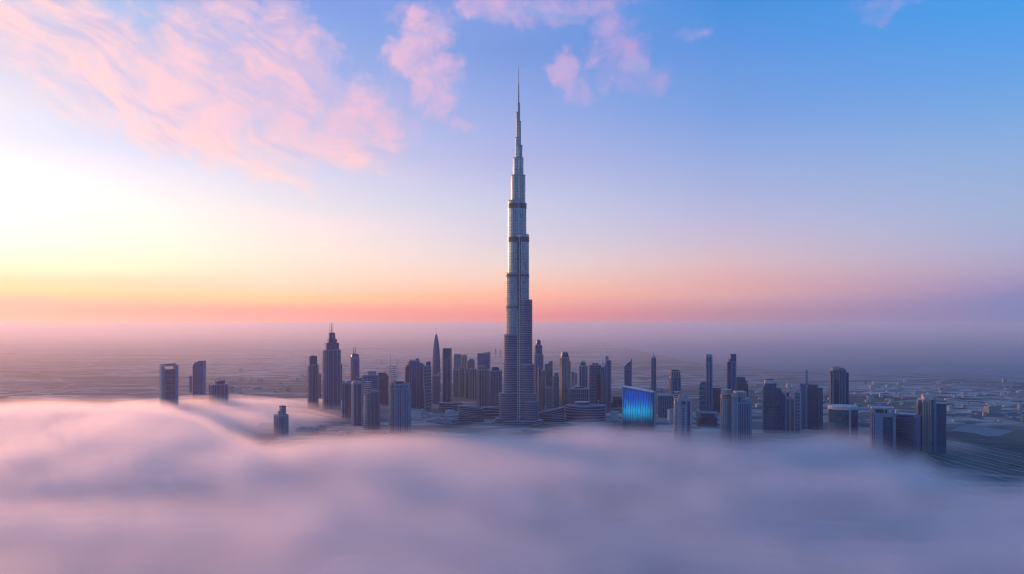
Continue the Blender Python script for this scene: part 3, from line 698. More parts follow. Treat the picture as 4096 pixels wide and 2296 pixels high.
# 13 tower with crane and dark neighbours
t = Tower("glass_tower", "tall grey-blue tower topped by a small jib crane, behind the pillared ornate-crown tower", 1614, 1677, 2330, 10, 0.7)
b = t.box("body", 1630, 1676, 1443, None, M_BLUE); t.box("step", 1619, 1630.4, 1461, None, M_NAVY, (.8, .9)); t.box("step", 1614, 1619.4, 1468, None, M_SLATE, (.6, .7)); t.frame("pier_cladding", 1630, 1676, 1443, None, (0, .18, .7, 1), 1.8, None, out=.8, mat=M_LILAC, par=b)
t.box("roof_box", 1664, 1674, 1434, 1443, M_SLATE, (.4, .4)); t.mast(1659, 1431, 1443, 1.2, part="roof_mast"); t.roofkit(1633, 1662, 1443, 6, 3)
cr = Tower("jib_crane", "thin jib crane on the roof of the grey-blue tower", 1634, 1654, 2338, 0, 0.2, cat="crane")
m = MB(); zt = cr.z(1443.0); m.box(cr.lx(1637), cr.lx(1637.8), -.3, .3, zt, cr.z(1438)); m.obj("crane_mast", M_METAL, cr.o)
m = MB(); a = (cr.lx(1637), cr.z(1438)); pts = [(cr.lx(1637), cr.z(1439)), (cr.lx(1644), cr.z(1428)), (cr.lx(1653), cr.z(1422)), (cr.lx(1653), cr.z(1421.2)), (cr.lx(1643.6), cr.z(1427)), (cr.lx(1636.4), cr.z(1438.4))]
m.v = [(x, -.3, z) for x, z in pts] + [(x, .3, z) for x, z in pts]; m.f = [tuple(range(6)), tuple(range(11, 5, -1))] + [((i + 1) % 6, i, 6 + i, 6 + (i + 1) % 6) for i in range(6)]; m.obj("jib", M_METAL, cr.o)
t = Tower("dark_tower", "nearly black slim tower wedged between the crane-topped tower and the white-banded curved tower", 1675, 1699, 2300, 0, 0.8)
b = t.slant("body", 1676, 1698, 1455, 1459, None, M_DARK); t.box("corner_fin", 1675, 1677, 1453, None, M_LILAC, (1.05, .2)); t.box("roof_box", 1680, 1690, 1452, 1456, M_DKROOF, (.5, .5))
# 14 wavy tower with white bands
t = Tower("wavy_tower", "curving dark tower wrapped by tilted white bands, near the tall needle tower", 1692, 1725, 2240, 0, 0.8)
secs = []
m = MB(); bm_ = MB(); N = 40
for k in range(N + 1):
    z = -2 + (t.z(1466) + 2) * k / N; q = k / N
    xl = t.lx(1693 + 5.5 * (1 - q) ** 1.0 + 1.5 * math.sin(q * 7)); xr = t.lx(1724)
    secs.append(([(xl, -t.t / 2), (xr, -t.t / 2), (xr, t.t / 2), (xl, t.t / 2)], z))
    if k % 3 == 1:
        bm_.loft([([(xl - .8, -t.t / 2 - .8), (xr + .8, -t.t / 2 - .8), (xr + .8, t.t / 2 + .8), (xl - .8, t.t / 2 + .8)], [z - 1.5, z + 1.8, z + 1.8, z - 1.5]), ([(xl - .8, -t.t / 2 - .8), (xr + .8, -t.t / 2 - .8), (xr + .8, t.t / 2 + .8), (xl - .8, t.t / 2 + .8)], [z, z + 3.3, z + 3.3, z])])
b = m.loft(secs).obj("body", M_TEAL, t.o); bm_.obj("white_banding", M_PALE, b)
m = MB(); m.loft([([(p[0][0] - 1.6, -t.t / 2 - 1.2), (p[0][0] + 1.2, -t.t / 2 - 1.2), (p[0][0] + 1.2, -t.t / 2 + 3), (p[0][0] - 1.6, -t.t / 2 + 3)], z) for p, z in secs]).obj("edge_fin", M_PALE, t.o)
t.slant("crown", 1703, 1721, 1448, 1446, 1467, M_NAVY, (.6, .6)); t.slant("roof_lip", 1692, 1724.5, 1464, 1461, 1466.4, M_PALE)
# 15 bullet tower
t = Tower("bullet_tower", "smooth bullet-shaped tower tapering to a single needle, second tallest in silhouette", 1726, 1761, 2750, 0, 1.0)
prof = [(1726, 1761, None), (1727, 1760, 1500), (1729, 1758.5, 1440), (1731, 1756.5, 1405), (1733.5, 1754, 1380), (1736, 1750.5, 1360), (1738.5, 1747.5, 1347), (1741, 1744.5, 1338)]
b = t.cyl("body", prof, M_SLATE, n=24, squash=.9); t.cyl("spire_base", [(1741, 1744.5, 1338), (1741.6, 1743.8, 1333)], M_PALE, n=12); t.mast(1742.6, 1301, 1334, 1.6, part="needle")
m = MB()
for sgn in (-1, 1): m.loft([([(t.lx(1743.5) + sgn * (p1 - p0) / 2 * t.s * .985 - .5, -1.2), (t.lx(1743.5) + sgn * (p1 - p0) / 2 * t.s * .985 + .9, -1.2), (t.lx(1743.5) + sgn * (p1 - p0) / 2 * t.s * .985 + .9, 1.2), (t.lx(1743.5) + sgn * (p1 - p0) / 2 * t.s * .985 - .5, 1.2)], t.z(y)) for p0, p1, y in prof])
m.obj("edge_ribs", M_LILAC, b)
t = Tower("residential_block", "small ornate turreted block at the foot of the bullet-shaped tower", 1729, 1759, 2420, 0, 0.8, cat="apartment block")
b = t.box("body", 1730, 1758, 1503, None, M_PUNCH); t.box("turret", 1730, 1738, 1497, 1503, M_BEIGE, (.8, .2)); t.box("turret", 1747, 1757, 1494, 1503, M_BEIGE, (.8, .2)); t.mast(1752, 1487, 1494, 4, M_BEIGE, part="turret"); t.frame("pier_cladding", 1730, 1758, 1503, None, (0, .3, .55, .75, 1), 1.3, None, out=.7, mat=M_LILAC, par=b)
# 16 dark slab with slot
t = Tower("slab_tower", "dark slab tower with a tall arched slot down its face, beside the bullet-shaped tower", 1768, 1806, 2420, -8, 0.7)
b = t.box("body", 1771, 1805, 1395, None, M_DARK); sl = t.box("recessed_slot", 1783, 1795, 1442, None, M_NAVY, (1.04, -.8)); t.cyl("slot_arch", [(1783, 1795, 1442), (1784.5, 1793.5, 1438), (1787, 1791, 1436)], M_NAVY, par=sl, n=14, yoff=-t.t * .5)
t.frame("pale_frame", 1771, 1805, 1394, None, (0, 1), 1.6, None, out=.6, mat=M_LILAC, par=b, top=1.6); t.box("side_fin", 1768, 1770.4, 1407, None, M_LILAC, (.4, .3)); t.box("roof_parapet", 1771.5, 1804.5, 1392.6, 1394.4, M_DKROOF)
# 17-24 mid-distance towers before the supertall
for args in (
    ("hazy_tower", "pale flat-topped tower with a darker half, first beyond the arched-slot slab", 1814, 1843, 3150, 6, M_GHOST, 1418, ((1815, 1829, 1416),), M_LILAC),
    ("hazy_tower", "plain rose-grey tower just beyond the flat-topped two-tone tower", 1845, 1868, 3250, -8, M_TAN, 1423, ((1849, 1864, 1420),), M_BEIGE),
    ("ribbed_block", "dull brown ribbed block standing low before the flat-topped two-tone tower", 1812, 1835, 2620, 0, M_TAN, 1479, ((1815, 1825, 1475),), M_BEIGE),
    ("ribbed_block", "brown ribbed block one place nearer the supertall, with pale piers", 1838, 1858, 2660, 0, M_TAN, 1470, ((1842, 1852, 1466),), M_PALE),  # pale piers only, no stair strip is built
    ("ribbed_block", "broad brown ribbed block with a low stepped roof in the middle of the hazy row", 1858, 1880, 2600, 8, M_RIB, 1486, ((1862, 1872, 1481),), M_BEIGE),
    ("ribbed_block", "brown ribbed block tucked behind the curved-top pinstriped tower", 1878, 1908, 2560, 0, M_TAN, 1476, ((1884, 1896, 1470),), M_BEIGE),
):
    nm, lb, p0, p1, d, rot, mt, yt, caps, fm = args
    t = Tower(nm, lb, p0, p1, d, rot, 0.9); b = t.box("body", p0, p1, yt, None, mt)
    t.frame("pier_cladding", p0, p1, yt, None, (0, .33, .66, 1), 1.5, None, out=.7, mat=fm, par=b, top=1.5)
    for a, c, y in caps: t.box("roof_box", a, c, y, yt, M_SLATE, (.5, .5))
    t.roofkit(p0 + 1, p1 - 1, yt, int(p0), 3, hmax=3)
t = Tower("domed_tower", "rounded-top dark tower in the hazy row, between the rose-grey and slope-roofed towers", 1869, 1899, 3000, 0, 0.9)
b = t.box("body", 1871, 1897, 1446, None, M_SLATE); t.taper("rounded_top", [(1872, 1896, 1446), (1876, 1894, 1438), (1881, 1891, 1435)], M_NAVY, dep=(.8, .8)); t.box("corner_fin", 1869, 1871.5, 1440, None, M_LILAC, (.6, .6)); t.box("corner_fin", 1896.5, 1899, 1438, None, M_LILAC, (.6, .6))
t = Tower("slope_roofed_tower", "wide blue-grey slab whose roof line rises toward the supertall", 1909, 1962, 2700, -6, 0.45)
b = t.slant("body", 1917, 1960, 1415, 1409, None, M_BLUE); t.box("step", 1909, 1917.4, 1414, None, M_SLATE, (.8, .9)); t.box("corner_fin", 1958.5, 1962, 1406, None, M_LILAC, (1.06, .6)); t.slant("roof_rim", 1916, 1960, 1413, 1407.5, 1416.5, M_PALE, (1.02, -.7))
t = Tower("pinstriped_tower", "brown pinstriped tower with a gently curved top, in front of the slope-roofed slab", 1906, 1955, 2300, 10, 0.8)
b = t.taper("body", [(1906, 1955, None), (1906.3, 1954.7, 1478)], M_RIB); t.taper("curved_top", [(1906.5, 1954, 1478), (1907.5, 1948, 1468), (1909, 1935, 1463)], M_TAN); t.frame("pier_cladding", 1906.3, 1954.7, 1478, None, (0, .15, .3, .45, .6, .75, .9, 1), 1.1, None, out=.8, mat=M_BEIGE, par=b)
t = Tower("pinstriped_tower", "brown pinstriped tower with a square roof box, closest to the supertall on its sunrise side", 1954, 2008, 2220, 10, 0.8)
b = t.box("body", 1955, 2007, 1484, None, M_RIB); t.box("roof_box", 1966, 1996, 1472, 1484, M_NAVY, (.6, .6)); t.box("roof_lid", 1968, 1990, 1469, 1472, M_DKROOF, (.5, .5)); t.frame("pier_cladding", 1955, 2007, 1483, None, (0, .14, .28, .43, .57, .72, .86, 1), 1.1, None, out=.8, mat=M_LILAC, par=b); t.roofkit(1956, 1966, 1484, 3, 1); t.roofkit(1997, 2006, 1484, 9, 1)
# beyond the supertall
t = Tower("crowned_tower", "tall hazy tower with a drum crown and short mast, just behind the supertall", 2134, 2174, 2560, 12, 0.8)
b = t.box("body", 2136, 2173, 1418, None, M_BLUE); t.box("upper_body", 2137, 2169, 1382, 1417.6, M_SLATE, (.9, .9)); t.box("collar", 2136, 2164, 1379, 1382, M_LILAC, (.92, .8)); t.cyl("drum_crown", [(2145, 2165, 1382), (2145, 2165, 1366), (2148, 2163, 1360)], M_SLATE, n=18); t.mast(2152.5, 1353, 1361, 2.2); t.frame("pier_cladding", 2136, 2173, 1418, None, (0, .3, .6, .85, 1), 1.4, None, out=.7, mat=M_LILAC, par=b); t.box("side_step", 2134, 2137.4, 1414, None, M_SLATE, (.5, .5))
t = Tower("ribbed_tower", "lower ribbed tower with a two-level roof, in front of the drum-crowned tower", 2150, 2183, 2210, 8, 0.8)
b = t.box("body", 2162, 2182.5, 1482, None, M_RIB); t.box("upper_body", 2151, 2162.4, 1475, None, M_SLATE, (.9, .9)); t.frame("pier_cladding", 2162, 2182.5, 1481, None, (0, .33, .66, 1), 1.2, None, out=.7, mat=M_BEIGE, par=b); t.box("roof_box", 2153, 2159, 1472, 1475, M_PALE, (.5, .5))
t = Tower("green_slab_tower", "plain dark green-blue slab with a raised rear half, past the drum-crowned tower", 2179, 2211, 2500, 0, 0.7)
b = t.box("body", 2179, 2197, 1457, None, M_TEAL); t.slant("raised_half", 2196.6, 2211, 1446.5, 1445, None, M_TEAL, (.96, 1.04)); t.slant("roof_step", 2190, 2197, 1457, 1450, 1458, M_TEAL, (.6, .6))
t = Tower("low_block", "low banded block below the dark green-blue slab", 2182, 2213, 2180, 0, 0.7, cat="low building")
b = t.box("body", 2183, 2212, 1552, None, M_PUNCH); t.frame("floor_banding", 2183, 2212, 1551, None, (0, 1), 1.2, 5.5, 1.2, .7, M_LILAC, par=b); t.roofkit(2185, 2210, 1552, 33, 4, hmax=3)
t = Tower("hazy_tower", "grey-brown square tower between the green-blue slab and the ornate tapering tower", 2214, 2237, 2300, 0, 0.8)
b = t.box("body", 2214, 2236, 1505, None, M_PUNCH); t.frame("pier_cladding", 2214, 2236, 1504, None, (0, .5, 1), 1.4, None, out=.7, mat=M_LILAC, par=b); t.box("roof_box", 2218, 2234, 1491, 1504, M_GHOST, (.6, .6))
t = Tower("ornate_tower", "ornate tower tapering in steps to a notched crown, tallest just past the supertall", 2238, 2285, 2190, 14, 0.8)
b = t.taper("body", [(2239, 2277, None), (2240, 2276.5, 1470), (2242, 2275, 1424)], M_PUNCH); c = t.taper("upper_body", [(2243.5, 2274.5, 1424), (2246, 2271, 1411)], M_SLATE, dep=(.85, .85)); t.box("crown", 2246, 2256, 1407, 1411, M_BEIGE, (.6, .5)); t.box("crown", 2260, 2269, 1407.5, 1411, M_BEIGE, (.6, .5)); t.box("side_step", 2276, 2284.5, 1446, None, M_SLATE, (.6, .7))
t.box("glass_strip", 2255, 2262, 1420, None, M_BLUE, (1.05, -.8)); t.frame("pier_cladding", 2241, 2275, 1430, None, (0, .2, .4, .6, .8, 1), 1.4, None, out=.9, mat=M_BEIGE, par=b, top=1.6); t.roofkit(2277, 2284, 1446, 41, 2, hmax=3)
for nm, lb, p0, p1, yt, d in (("hazy_tower", "small hazy tower directly past the ornate tapering tower", 2286, 2298, 1489, 3000), ("pencil_tower", "thin bright hazy tower standing in the gap before the step-shouldered tower", 2300, 2309, 1493, 3100)):
    t = Tower(nm, lb, p0, p1, d, 0, 1); b = t.box("body", p0, p1, yt, None, M_GHOST); t.box("roof_box", p0 + 2, p1 - 3, yt - 4, yt, M_PALE, (.6, .6)); t.frame("pier_cladding", p0, p1, yt, None, (0, .5, 1), 1.2, None, out=.6, mat=M_LILAC, par=b)
t = Tower("step_shouldered_tower", "blue tower with narrow domed head and square shoulders, behind the low colonnaded block", 2318, 2352, 2480, 0, 0.9)
b = t.box("body", 2318.5, 2351.5, 1463, None, M_BLUE); t.frame("pier_cladding", 2318.5, 2351.5, 1463, None, (0, .3, .7, 1), 1.4, None, out=.7, mat=M_BEIGE, par=b); c = t.box("head", 2324, 2344, 1450, 1463, M_SLATE, (.6, .6)); t.taper("head_cap", [(2324, 2344, 1450), (2328, 2341, 1443)], M_BEIGE, par=c, dep=(.55, .55)); t.roofkit(2346, 2351, 1463, 8, 1)
t = Tower("colonnaded_block", "low wide block with a tall pale colonnade front and roof edge tinted as sunlit", 2277, 2357, 2160, 0, 0.5, cat="low building")
b = t.box("body", 2278, 2356, 1557, None, M_DARK); t.frame("colonnade_frame", 2278, 2356, 1556, None, (0, .1, .2, .3, .4, .5, .6, .7, .8, .9, 1), 1.6, 12, 1.2, 1.2, M_LILAC, par=b); t.box("roof_edge", 2280, 2354, 1554, 1557, M_WARMROOF, (.9, .9)); t.box("roof_box", 2300, 2336, 1549, 1554, M_SLATE, (.5, .5))  # the roof edge's warm colour stands for sunlight on the roof
t = Tower("grid_tower", "pale-gridded tower with two square roof turrets, between the domed-head and the spiky tower", 2355, 2405, 2300, 8, 0.7)
b = t.box("body", 2356, 2404, 1461, None, M_SLATE); t.frame("grid_frame", 2356, 2404, 1460, None, (0, .2, .4, .6, .8, 1), 1.4, 8, 1.2, .8, M_LILAC, par=b); t.box("roof_turret", 2369, 2380, 1452, 1461, M_PUNCH, (.6, .3)); t.box("roof_turret", 2383, 2394, 1452.5, 1461, M_PUNCH, (.6, .3)); t.mast(2362, 1441, 1461, 1.0, part="roof_mast"); t.box("lower_wing", 2385, 2405, 1497, None, M_NAVY, (1.2, .5))
t = Tower("spiky_tower", "blue-grey tower with a tall central blade and spiked corners, last before the slant-topped tower", 2404, 2449, 2280, -8, 0.8)
b = t.box("body", 2406, 2422, 1469, None, M_NAVY); t.box("body_wing", 2433.6, 2447.5, 1446, None, M_BLUE, (.8, .8)); t.slant("central_blade", 2426.5, 2434, 1425, 1427, None, M_LILAC, (1.15, .9)); t.taper("blade_tip", [(2427.5, 2433, 1425.5), (2429.5, 2431.5, 1420)], M_METAL, dep=(.3, .3)); t.box("link", 2421.6, 2427, 1458, None, M_SLATE, (.7, .7))
t.mast(2411, 1445, 1469, 2.6, M_LILAC, part="corner_spike"); t.mast(2416, 1452, 1469, 2.2, M_LILAC, part="corner_spike"); t.mast(2436.5, 1430, 1446, 1.6, part="corner_spike"); t.frame("pier_cladding", 2406, 2422, 1469, None, (0, .5, 1), 1.3, None, out=.7, mat=M_LILAC, par=b); t.box("front_block", 2406, 2421, 1502, None, M_PUNCH, (1.3, -.5)); t.box("wing_screen", 2437, 2447, 1442, 1446, M_SLATE, (.7, .7))
# podium malls and low curved blocks
def oval_mall(label, p0, p1, yt, d, bands=6, ratio=.55, lift=0.0, tilt=0.0, roof=None, name="oval_mall"):
    t = Tower(name, label, p0, p1, d, 0, ratio, cat="low building")
    h = t.z(yt); rx, ry = t.w / 2, t.t / 2
    def poly(f): return circ(0, 0, rx * f, ry * f, 48)
    b = MB().loft([(poly(.97), -2), (poly(.95), [h * .93 + tilt * (x / rx) for x, y in poly(1)])]).obj("body", M_DARK, t.o)
    m = MB()
    for k in range(bands):
        f = 1.0 - .02 * math.sin(k * 1.7)
        P_ = poly(f); z = [h * (k + .45) / bands + tilt * (x / rx) * (k / bands) + 1.2 * math.sin(2.2 * x / rx + k) for x, y in P_]
        m.loft([(P_, z), (P_, [q + h / bands * .32 for q in z])])
    m.obj("floor_banding", M_SLAB, b)
    P_ = poly(.93); P2 = poly(.7)
    r = MB().loft([(P_, [h * .935 + tilt * (x / rx) for x, y in P_]), (P2, [h * 1.0 + tilt * (x / rx) * .7 for x, y in P2])]).obj("roof", roof or M_ROOF, t.o)
    return t, h
t, h = oval_mall("large dark oval mall wrapped in pale floor bands, at the supertall's shaded foot", 2263, 2429, 1622, 2000, 6)
MB().prism(circ(-8, 0, t.w * .17, t.t * .2, 28), h * .97, h + 5).obj("roof_drum", M_NAVY, t.o); MB().prism(circ(-8, 0, t.w * .18, t.t * .215, 28), h + 5, h + 6.5).obj("drum_rim", M_ROSE, t.o)
m = MB(); m.box(30, 31.5, -3, -1.5, h * .9, h + 9); m.box(28, 34, -4, 0, h + 9, h + 10.5); m.obj("roof_canopy", M_BEIGE, t.o)
t, h = oval_mall("crescent-banded low mall sweeping up between the supertall and the large oval mall", 2150, 2262, 1640, 1990, 7, .5, tilt=7.0)
MB().box(-16, -12, 0, 4, h * .8, h + 8).obj("roof_plant", M_BEIGE, t.o)
t, h = oval_mall("small hall of twisted pale strips below the pinstriped towers", 1829, 1936, 1628, 1985, 9, .5, tilt=-5.0, name="strip_clad_hall")
t, h = oval_mall("flat dark banded mall linking the twisted-strip hall to the supertall", 1925, 2012, 1628, 2060, 4, .5, name="banded_mall")
t, h = oval_mall("low spread-out hall with a ribbed roof, beyond the twisted-strip hall", 1752, 1850, 1612, 2240, 4, .5, name="ribbed_hall", roof=M_DKROOF)
t = Tower("low_block", "long dark low block with upright columns, between the large oval mall and the glowing screen", 2428, 2500, 2330, 0, 0.4, cat="low building")
b = t.box("body", 2429, 2455, 1610, None, M_DARK); t.box("hall", 2455, 2499, 1588, None, M_NAVY, (.9, .9)); t.frame("column_frame", 2455, 2499, 1588, None, (0, .2, .4, .6, .8, 1), 1.6, None, out=.9, mat=M_TEAL, dep=(.9, .9), par=b); t.roofkit(2430, 2497, 1589, 21, 5, hmax=3)
# slant-topped tower and glowing screen building
t = Tower("slant_topped_tower", "grey tower with a knife-edge roof rising to a point, behind the glowing screen", 2498, 2530, 2250, 0, 0.6)
b = t.slant("body", 2499, 2525, 1467, 1442, None, M_SLATE); t.slant("knife_edge", 2524.5, 2529.5, 1437, 1432, None, M_LILAC, (1.05, .6)); t.slant("glazed_head", 2508, 2524, 1460, 1444, 1456 + 1, M_NAVY, (1.04, -.7)); t.box("joint_band", 2499, 2525, 1476, 1478, M_LILAC, (1.03, -.8))
def screen_mat():
    m, t_, out = new_mat("lit_blue_screen")
    tcn = t_.new('ShaderNodeTexCoord'); x, y, z = t_.xyz(tcn.outputs['Object'])
    q = t_.mr(z, SZ0, SZ1)
    n = t_.noise(t_.vec(t_.m('MULTIPLY', x, .12), 0.0, t_.m('MULTIPLY', z, .06)), 1.0, 4.0)
    q2 = t_.m('ADD', q, t_.m('MULTIPLY', t_.m('SUBTRACT', n, .5), .22))
    c = t_.ramp(q2, [(0.0, lin((0, 22, 45))), (0.16, lin((0, 50, 88))), (0.32, lin((0, 130, 185))), (0.44, lin((0, 160, 215))), (0.56, lin((0, 112, 205))), (0.72, lin((0, 74, 185))), (1.0, lin((4, 54, 150)))])
    fr = t_.m('FRACT', t_.m('DIVIDE', t_.m('ADD', x, t_.m('MULTIPLY', t_.m('SINE', t_.m('MULTIPLY', z, .05)), 1.5)), 5.4))
    rib = t_.sm(t_.m('ABSOLUTE', t_.m('SUBTRACT', fr, .5)), 0.48, 0.2, 0.22, 1.05)
    xx = t_.sm(t_.m('ABSOLUTE', t_.m('DIVIDE', t_.m('ADD', x, 4.0), SW)), 0.55, 0.25, 0.5, 1.1)
    k = t_.m('MULTIPLY', rib, xx)
    p = t_.new('ShaderNodeBsdfPrincipled'); p.inputs['Base Color'].default_value = (.01, .03, .06, 1); p.inputs['Roughness'].default_value = .3
    t_.put(p.inputs['Emission Color'], t_.mix(1.0, c, t_.vec(k, k, k), 'MULTIPLY')); p.inputs['Emission Strength'].default_value = 0.85
    t_.l.new(p.outputs[0], out.inputs[0]); return m
t = Tower("screen_building", "building fronted by a big curved media wall glowing blue and cyan", 2494, 2630, 1845, -6, 0.45, cat="media building")
SZ0, SZ1, SW = t.z(1712), t.z(1548), t.w
M_SCREEN = screen_mat()
x0, x1 = t.lx(2495), t.lx(2620); n = 24; front = []
for i in range(n + 1):
    u = i / n; front.append((x0 + (x1 - x0) * u, -t.t / 2 - 5.0 * math.sin(math.pi * u)))
tops = [t.z(1548 + 20 * (i / n) ** 1.1) for i in range(n + 1)]
pl = front + [(x1, t.t / 2 - 2), (x0, t.t / 2 - 2)]
b = MB().loft([(pl, -2), (pl, [z - 1.5 for z in tops] + [tops[-1] - 1.5, tops[0] - 1.5])]).obj("body", M_DARK, t.o)
m = MB()
for i in range(n):
    a, c = front[i], front[i + 1]
    k = len(m.v); mx, my = (a[0] + c[0]) / 2, (a[1] + c[1]) / 2 - 2.2
    za, zc = tops[i] - 2.5, tops[i + 1] - 2.5; zb = 0.0
    m.v += [(a[0], a[1] - .6, zb), (mx, my, zb), (c[0], c[1] - .6, zb), (a[0], a[1] - .6, za), (mx, my, (za + zc) / 2), (c[0], c[1] - .6, zc)]
    m.f += [(k, k + 1, k + 4, k + 3), (k + 1, k + 2, k + 5, k + 4)]
m.obj("screen_cladding", M_SCREEN, b)
pl2 = [(x, y - 2.6) for x, y in front] + [(x1, t.t / 2), (x0, t.t / 2)]
MB().loft([(pl2, [z - 1.6 for z in tops] + [tops[-1] - 1.6, tops[0] - 1.6]), (pl2, [z + .6 for z in tops] + [tops[-1] + .6, tops[0] + .6])]).obj("roof", M_METAL, t.o)
t.slant("side_wall", 2619, 2629, 1569, 1571, None, M_NAVY, (1.02, 1)); t.box("corner_post", 2626.5, 2630, 1566, None, M_PALE, (1.08, .2)); t.box("corner_post", 2493.5, 2496.5, 1546, None, M_METAL, (1.06, .2))
# slim tower with cone tip
t = Tower("slim_tower", "slim striped tower with a cone and mast on top, just past the glowing screen", 2606, 2627, 2380, 0, 1.0)
b = t.cyl("body", [(2606, 2627, None), (2606.7, 2626.3, 1434)], M_NAVY, n=18); t.cyl("cap", [(2606, 2627, 1434.5), (2606, 2627, 1431.5), (2612, 2622, 1425), (2614.5, 2619, 1424)], M_LILAC, n=18); t.mast(2616.5, 1405, 1425, 3.0, M_LILAC)
m = MB()
for a in (-150, -122, -95, -62, -30): m.box(t.w * .49 * math.cos(R(a)) - .7, t.w * .49 * math.cos(R(a)) + .7, t.w * .49 * math.sin(R(a)) - .8, t.w * .49 * math.sin(R(a)) + .4, 0, t.z(1433))
m.obj("pier_cladding", M_LILAC, b)
t = Tower("low_block", "dark low block with thin upright ribs, between the glowing screen and the near gridded tower", 2634, 2697, 2080, 0, 0.5, cat="low building")
b = t.box("body", 2635, 2696, 1583, None, M_TEAL); t.frame("rib_cladding", 2635, 2696, 1582, None, (0, .14, .28, .42, .56, .7, .85, 1), 1.1, None, out=.8, mat=M_LILAC, par=b); t.roofkit(2636, 2694, 1583, 71, 5, hmax=3)
t = Tower("crowned_tower", "tower with a columned flat-slab crown and blue centre strip, behind the near gridded tower", 2680, 2728, 2260, 12, 0.8)
b = t.box("body", 2682, 2725, 1510, None, M_NAVY); t.frame("pier_cladding", 2682, 2725, 1509, None, (0, .12, .3, .62, .8, 1), 1.8, None, out=.9, mat=M_LILAC, par=b); t.box("glass_strip", 2699, 2708, 1508, None, M_BLUE, (1.06, -.8)); c = t.box("crown", 2685, 2722, 1488, 1509, M_SLATE, (.8, .8)); t.frame("crown_colonnade", 2683, 2724, 1486, 1509, (0, .25, .5, .75, 1), 2.0, None, out=.5, mat=M_BEIGE, dep=(.9, .9), par=c); t.box("crown_slab", 2684.5, 2717, 1480, 1484, M_DKROOF, (.9, .9)); t.box("slab_neck", 2688, 2714, 1484, 1486.5, M_SLATE, (.6, .6)); t.box("lower_step", 2680, 2686, 1592, None, M_BEIGE, (1.3, -.2))
# near gridded tower
t = Tower("residential_tower", "near tower with a pale gridded balcony face and square roof box, past the glowing screen", 2694, 2772, 1610, 16, 0.8)
b = t.box("body", 2708, 2770, 1600, None, M_NAVY); t.box("dark_face", 2746, 2766, 1618, None, M_DARK, (1.03, -.8)); w = t.cyl("curved_wing", [(2694, 2726, None), (2694, 2726, 1612), (2698, 2722, 1604)], M_PUNCH, squash=1.0, n=20)
m = MB()
for k in range(24): m.prism(circ(t.lx(2710), 0, 16.8 * t.s, 16.8 * t.s, 20), k * 4.5 - 1.2, k * 4.5)
m.obj("balcony_banding", M_PALE, w)
t.frame("portal_frame", 2708, 2770, 1598, None, (0, .16, .6, 1), 3.0, None, out=1.2, mat=M_PALE, par=b, top=3.5); t.frame("balcony_grid_frame", 2720, 2742, 1620, None, (0, .35, .7, 1), 1.0, 5.0, 1.0, .8, M_PALE, dep=(1.02, .9), par=b)
t.box("roof_box", 2718, 2739, 1581, 1600, M_BEIGE, (.4, .4)); t.box("roof_turret", 2748, 2754, 1583, 1600, M_SLATE, (.2, .3)); t.roofkit(2722, 2766, 1598, 27, 4, hmax=5); t.box("warm_turret", 2696, 2704, 1596, 1606, M_WARMROOF, (.2, .2))  # the small turret simply takes the warm roof tone
t = Tower("bridge_terminal", "low dark hall with a curved double-arched canopy, between the two near gridded towers", 2772, 2876, 1900, 0, 0.5, cat="low building")
b = t.box("body", 2800, 2874, 1672, None, M_DARK); t.box("upper_hall", 2806, 2873, 1656, 1672, M_NAVY, (.6, .6)); t.frame("hall_frame", 2806, 2873, 1652, 1672, (0, .1, .9, 1), 2.0, None, out=1.0, mat=M_LILAC, dep=(.65, .65)); t.box("side_pavilion", 2789, 2806, 1643, None, M_BEIGE, (.3, .6))
m = MB()
for a0, a1 in ((2772, 2826), (2818, 2874)):
    N = 14; L = []
    for i in range(N + 1):
        u = i / N; x = t.lx(a0 + (a1 - a0) * u); z = t.z(1686) + 2 + 14 * (2 * u - 1) ** 2
        L.append((x, z))
    k = len(m.v); ya = -t.t / 2 - 4
    for x, z in L: m.v += [(x, ya, z), (x, ya - 5, z), (x, ya - 5, z + 2.2), (x, ya, z + 2.2)]
    for i in range(N):
        for j in range(4): m.f.append((k + 4 * i + j, k + 4 * i + (j + 1) % 4, k + 4 * i + 4 + (j + 1) % 4, k + 4 * i + 4 + j))
    m.f += [(k, k + 1, k + 2, k + 3), (k + 4 * N + 3, k + 4 * N + 2, k + 4 * N + 1, k + 4 * N)]
m.obj("arched_canopy_ribs", M_DKROOF, t.o)
# rounded dark tower + white slender
t = Tower("rounded_tower", "dark teal tower with one rounded top corner, leaning on the slender white-capped tower", 2799, 2827, 2120, 0, 0.8)
b = t.taper("body", [(2799, 2826, None), (2801, 2826, 1545)], M_TEAL); t.taper("rounded_top", [(2801, 2826, 1545), (2803, 2826, 1534), (2808, 2825, 1528)], M_TEAL); t.frame("floor_banding", 2801, 2826, 1545, None, (), floors=12, ft=.9, out=.6, mat=M_LILAC, par=b, top=1.2); t.box("roof_turret", 2815, 2822, 1523, 1529, M_BEIGE, (.3, .3))
t = Tower("slender_tower", "slender navy tower framed in white with open portals under its cap", 2822, 2852, 2140, 12, 0.9)
b = t.box("body", 2823, 2851, 1452, None, M_NAVY); c = t.frame("portal_crown", 2823, 2851, 1424, 1452, (0, .45, 1), 2.6, None, out=.6, mat=M_PALE, par=None, top=4); t.box("crown_core", 2827, 2847, 1427, 1452, M_DARK, (.55, .55)); t.slant("cap", 2823.5, 2850.5, 1421, 1421, 1424, M_LILAC, back=2.5); t.frame("pier_cladding", 2823, 2851, 1452, None, (0, .3, .52, 1), 1.8, None, out=.9, mat=M_PALE, par=b, top=1.0)
t = Tower("mid_block", "low teal tower with a terraced foot, hugging the slender white-capped tower's shaded side", 2852, 2890, 2200, 0, 0.7)
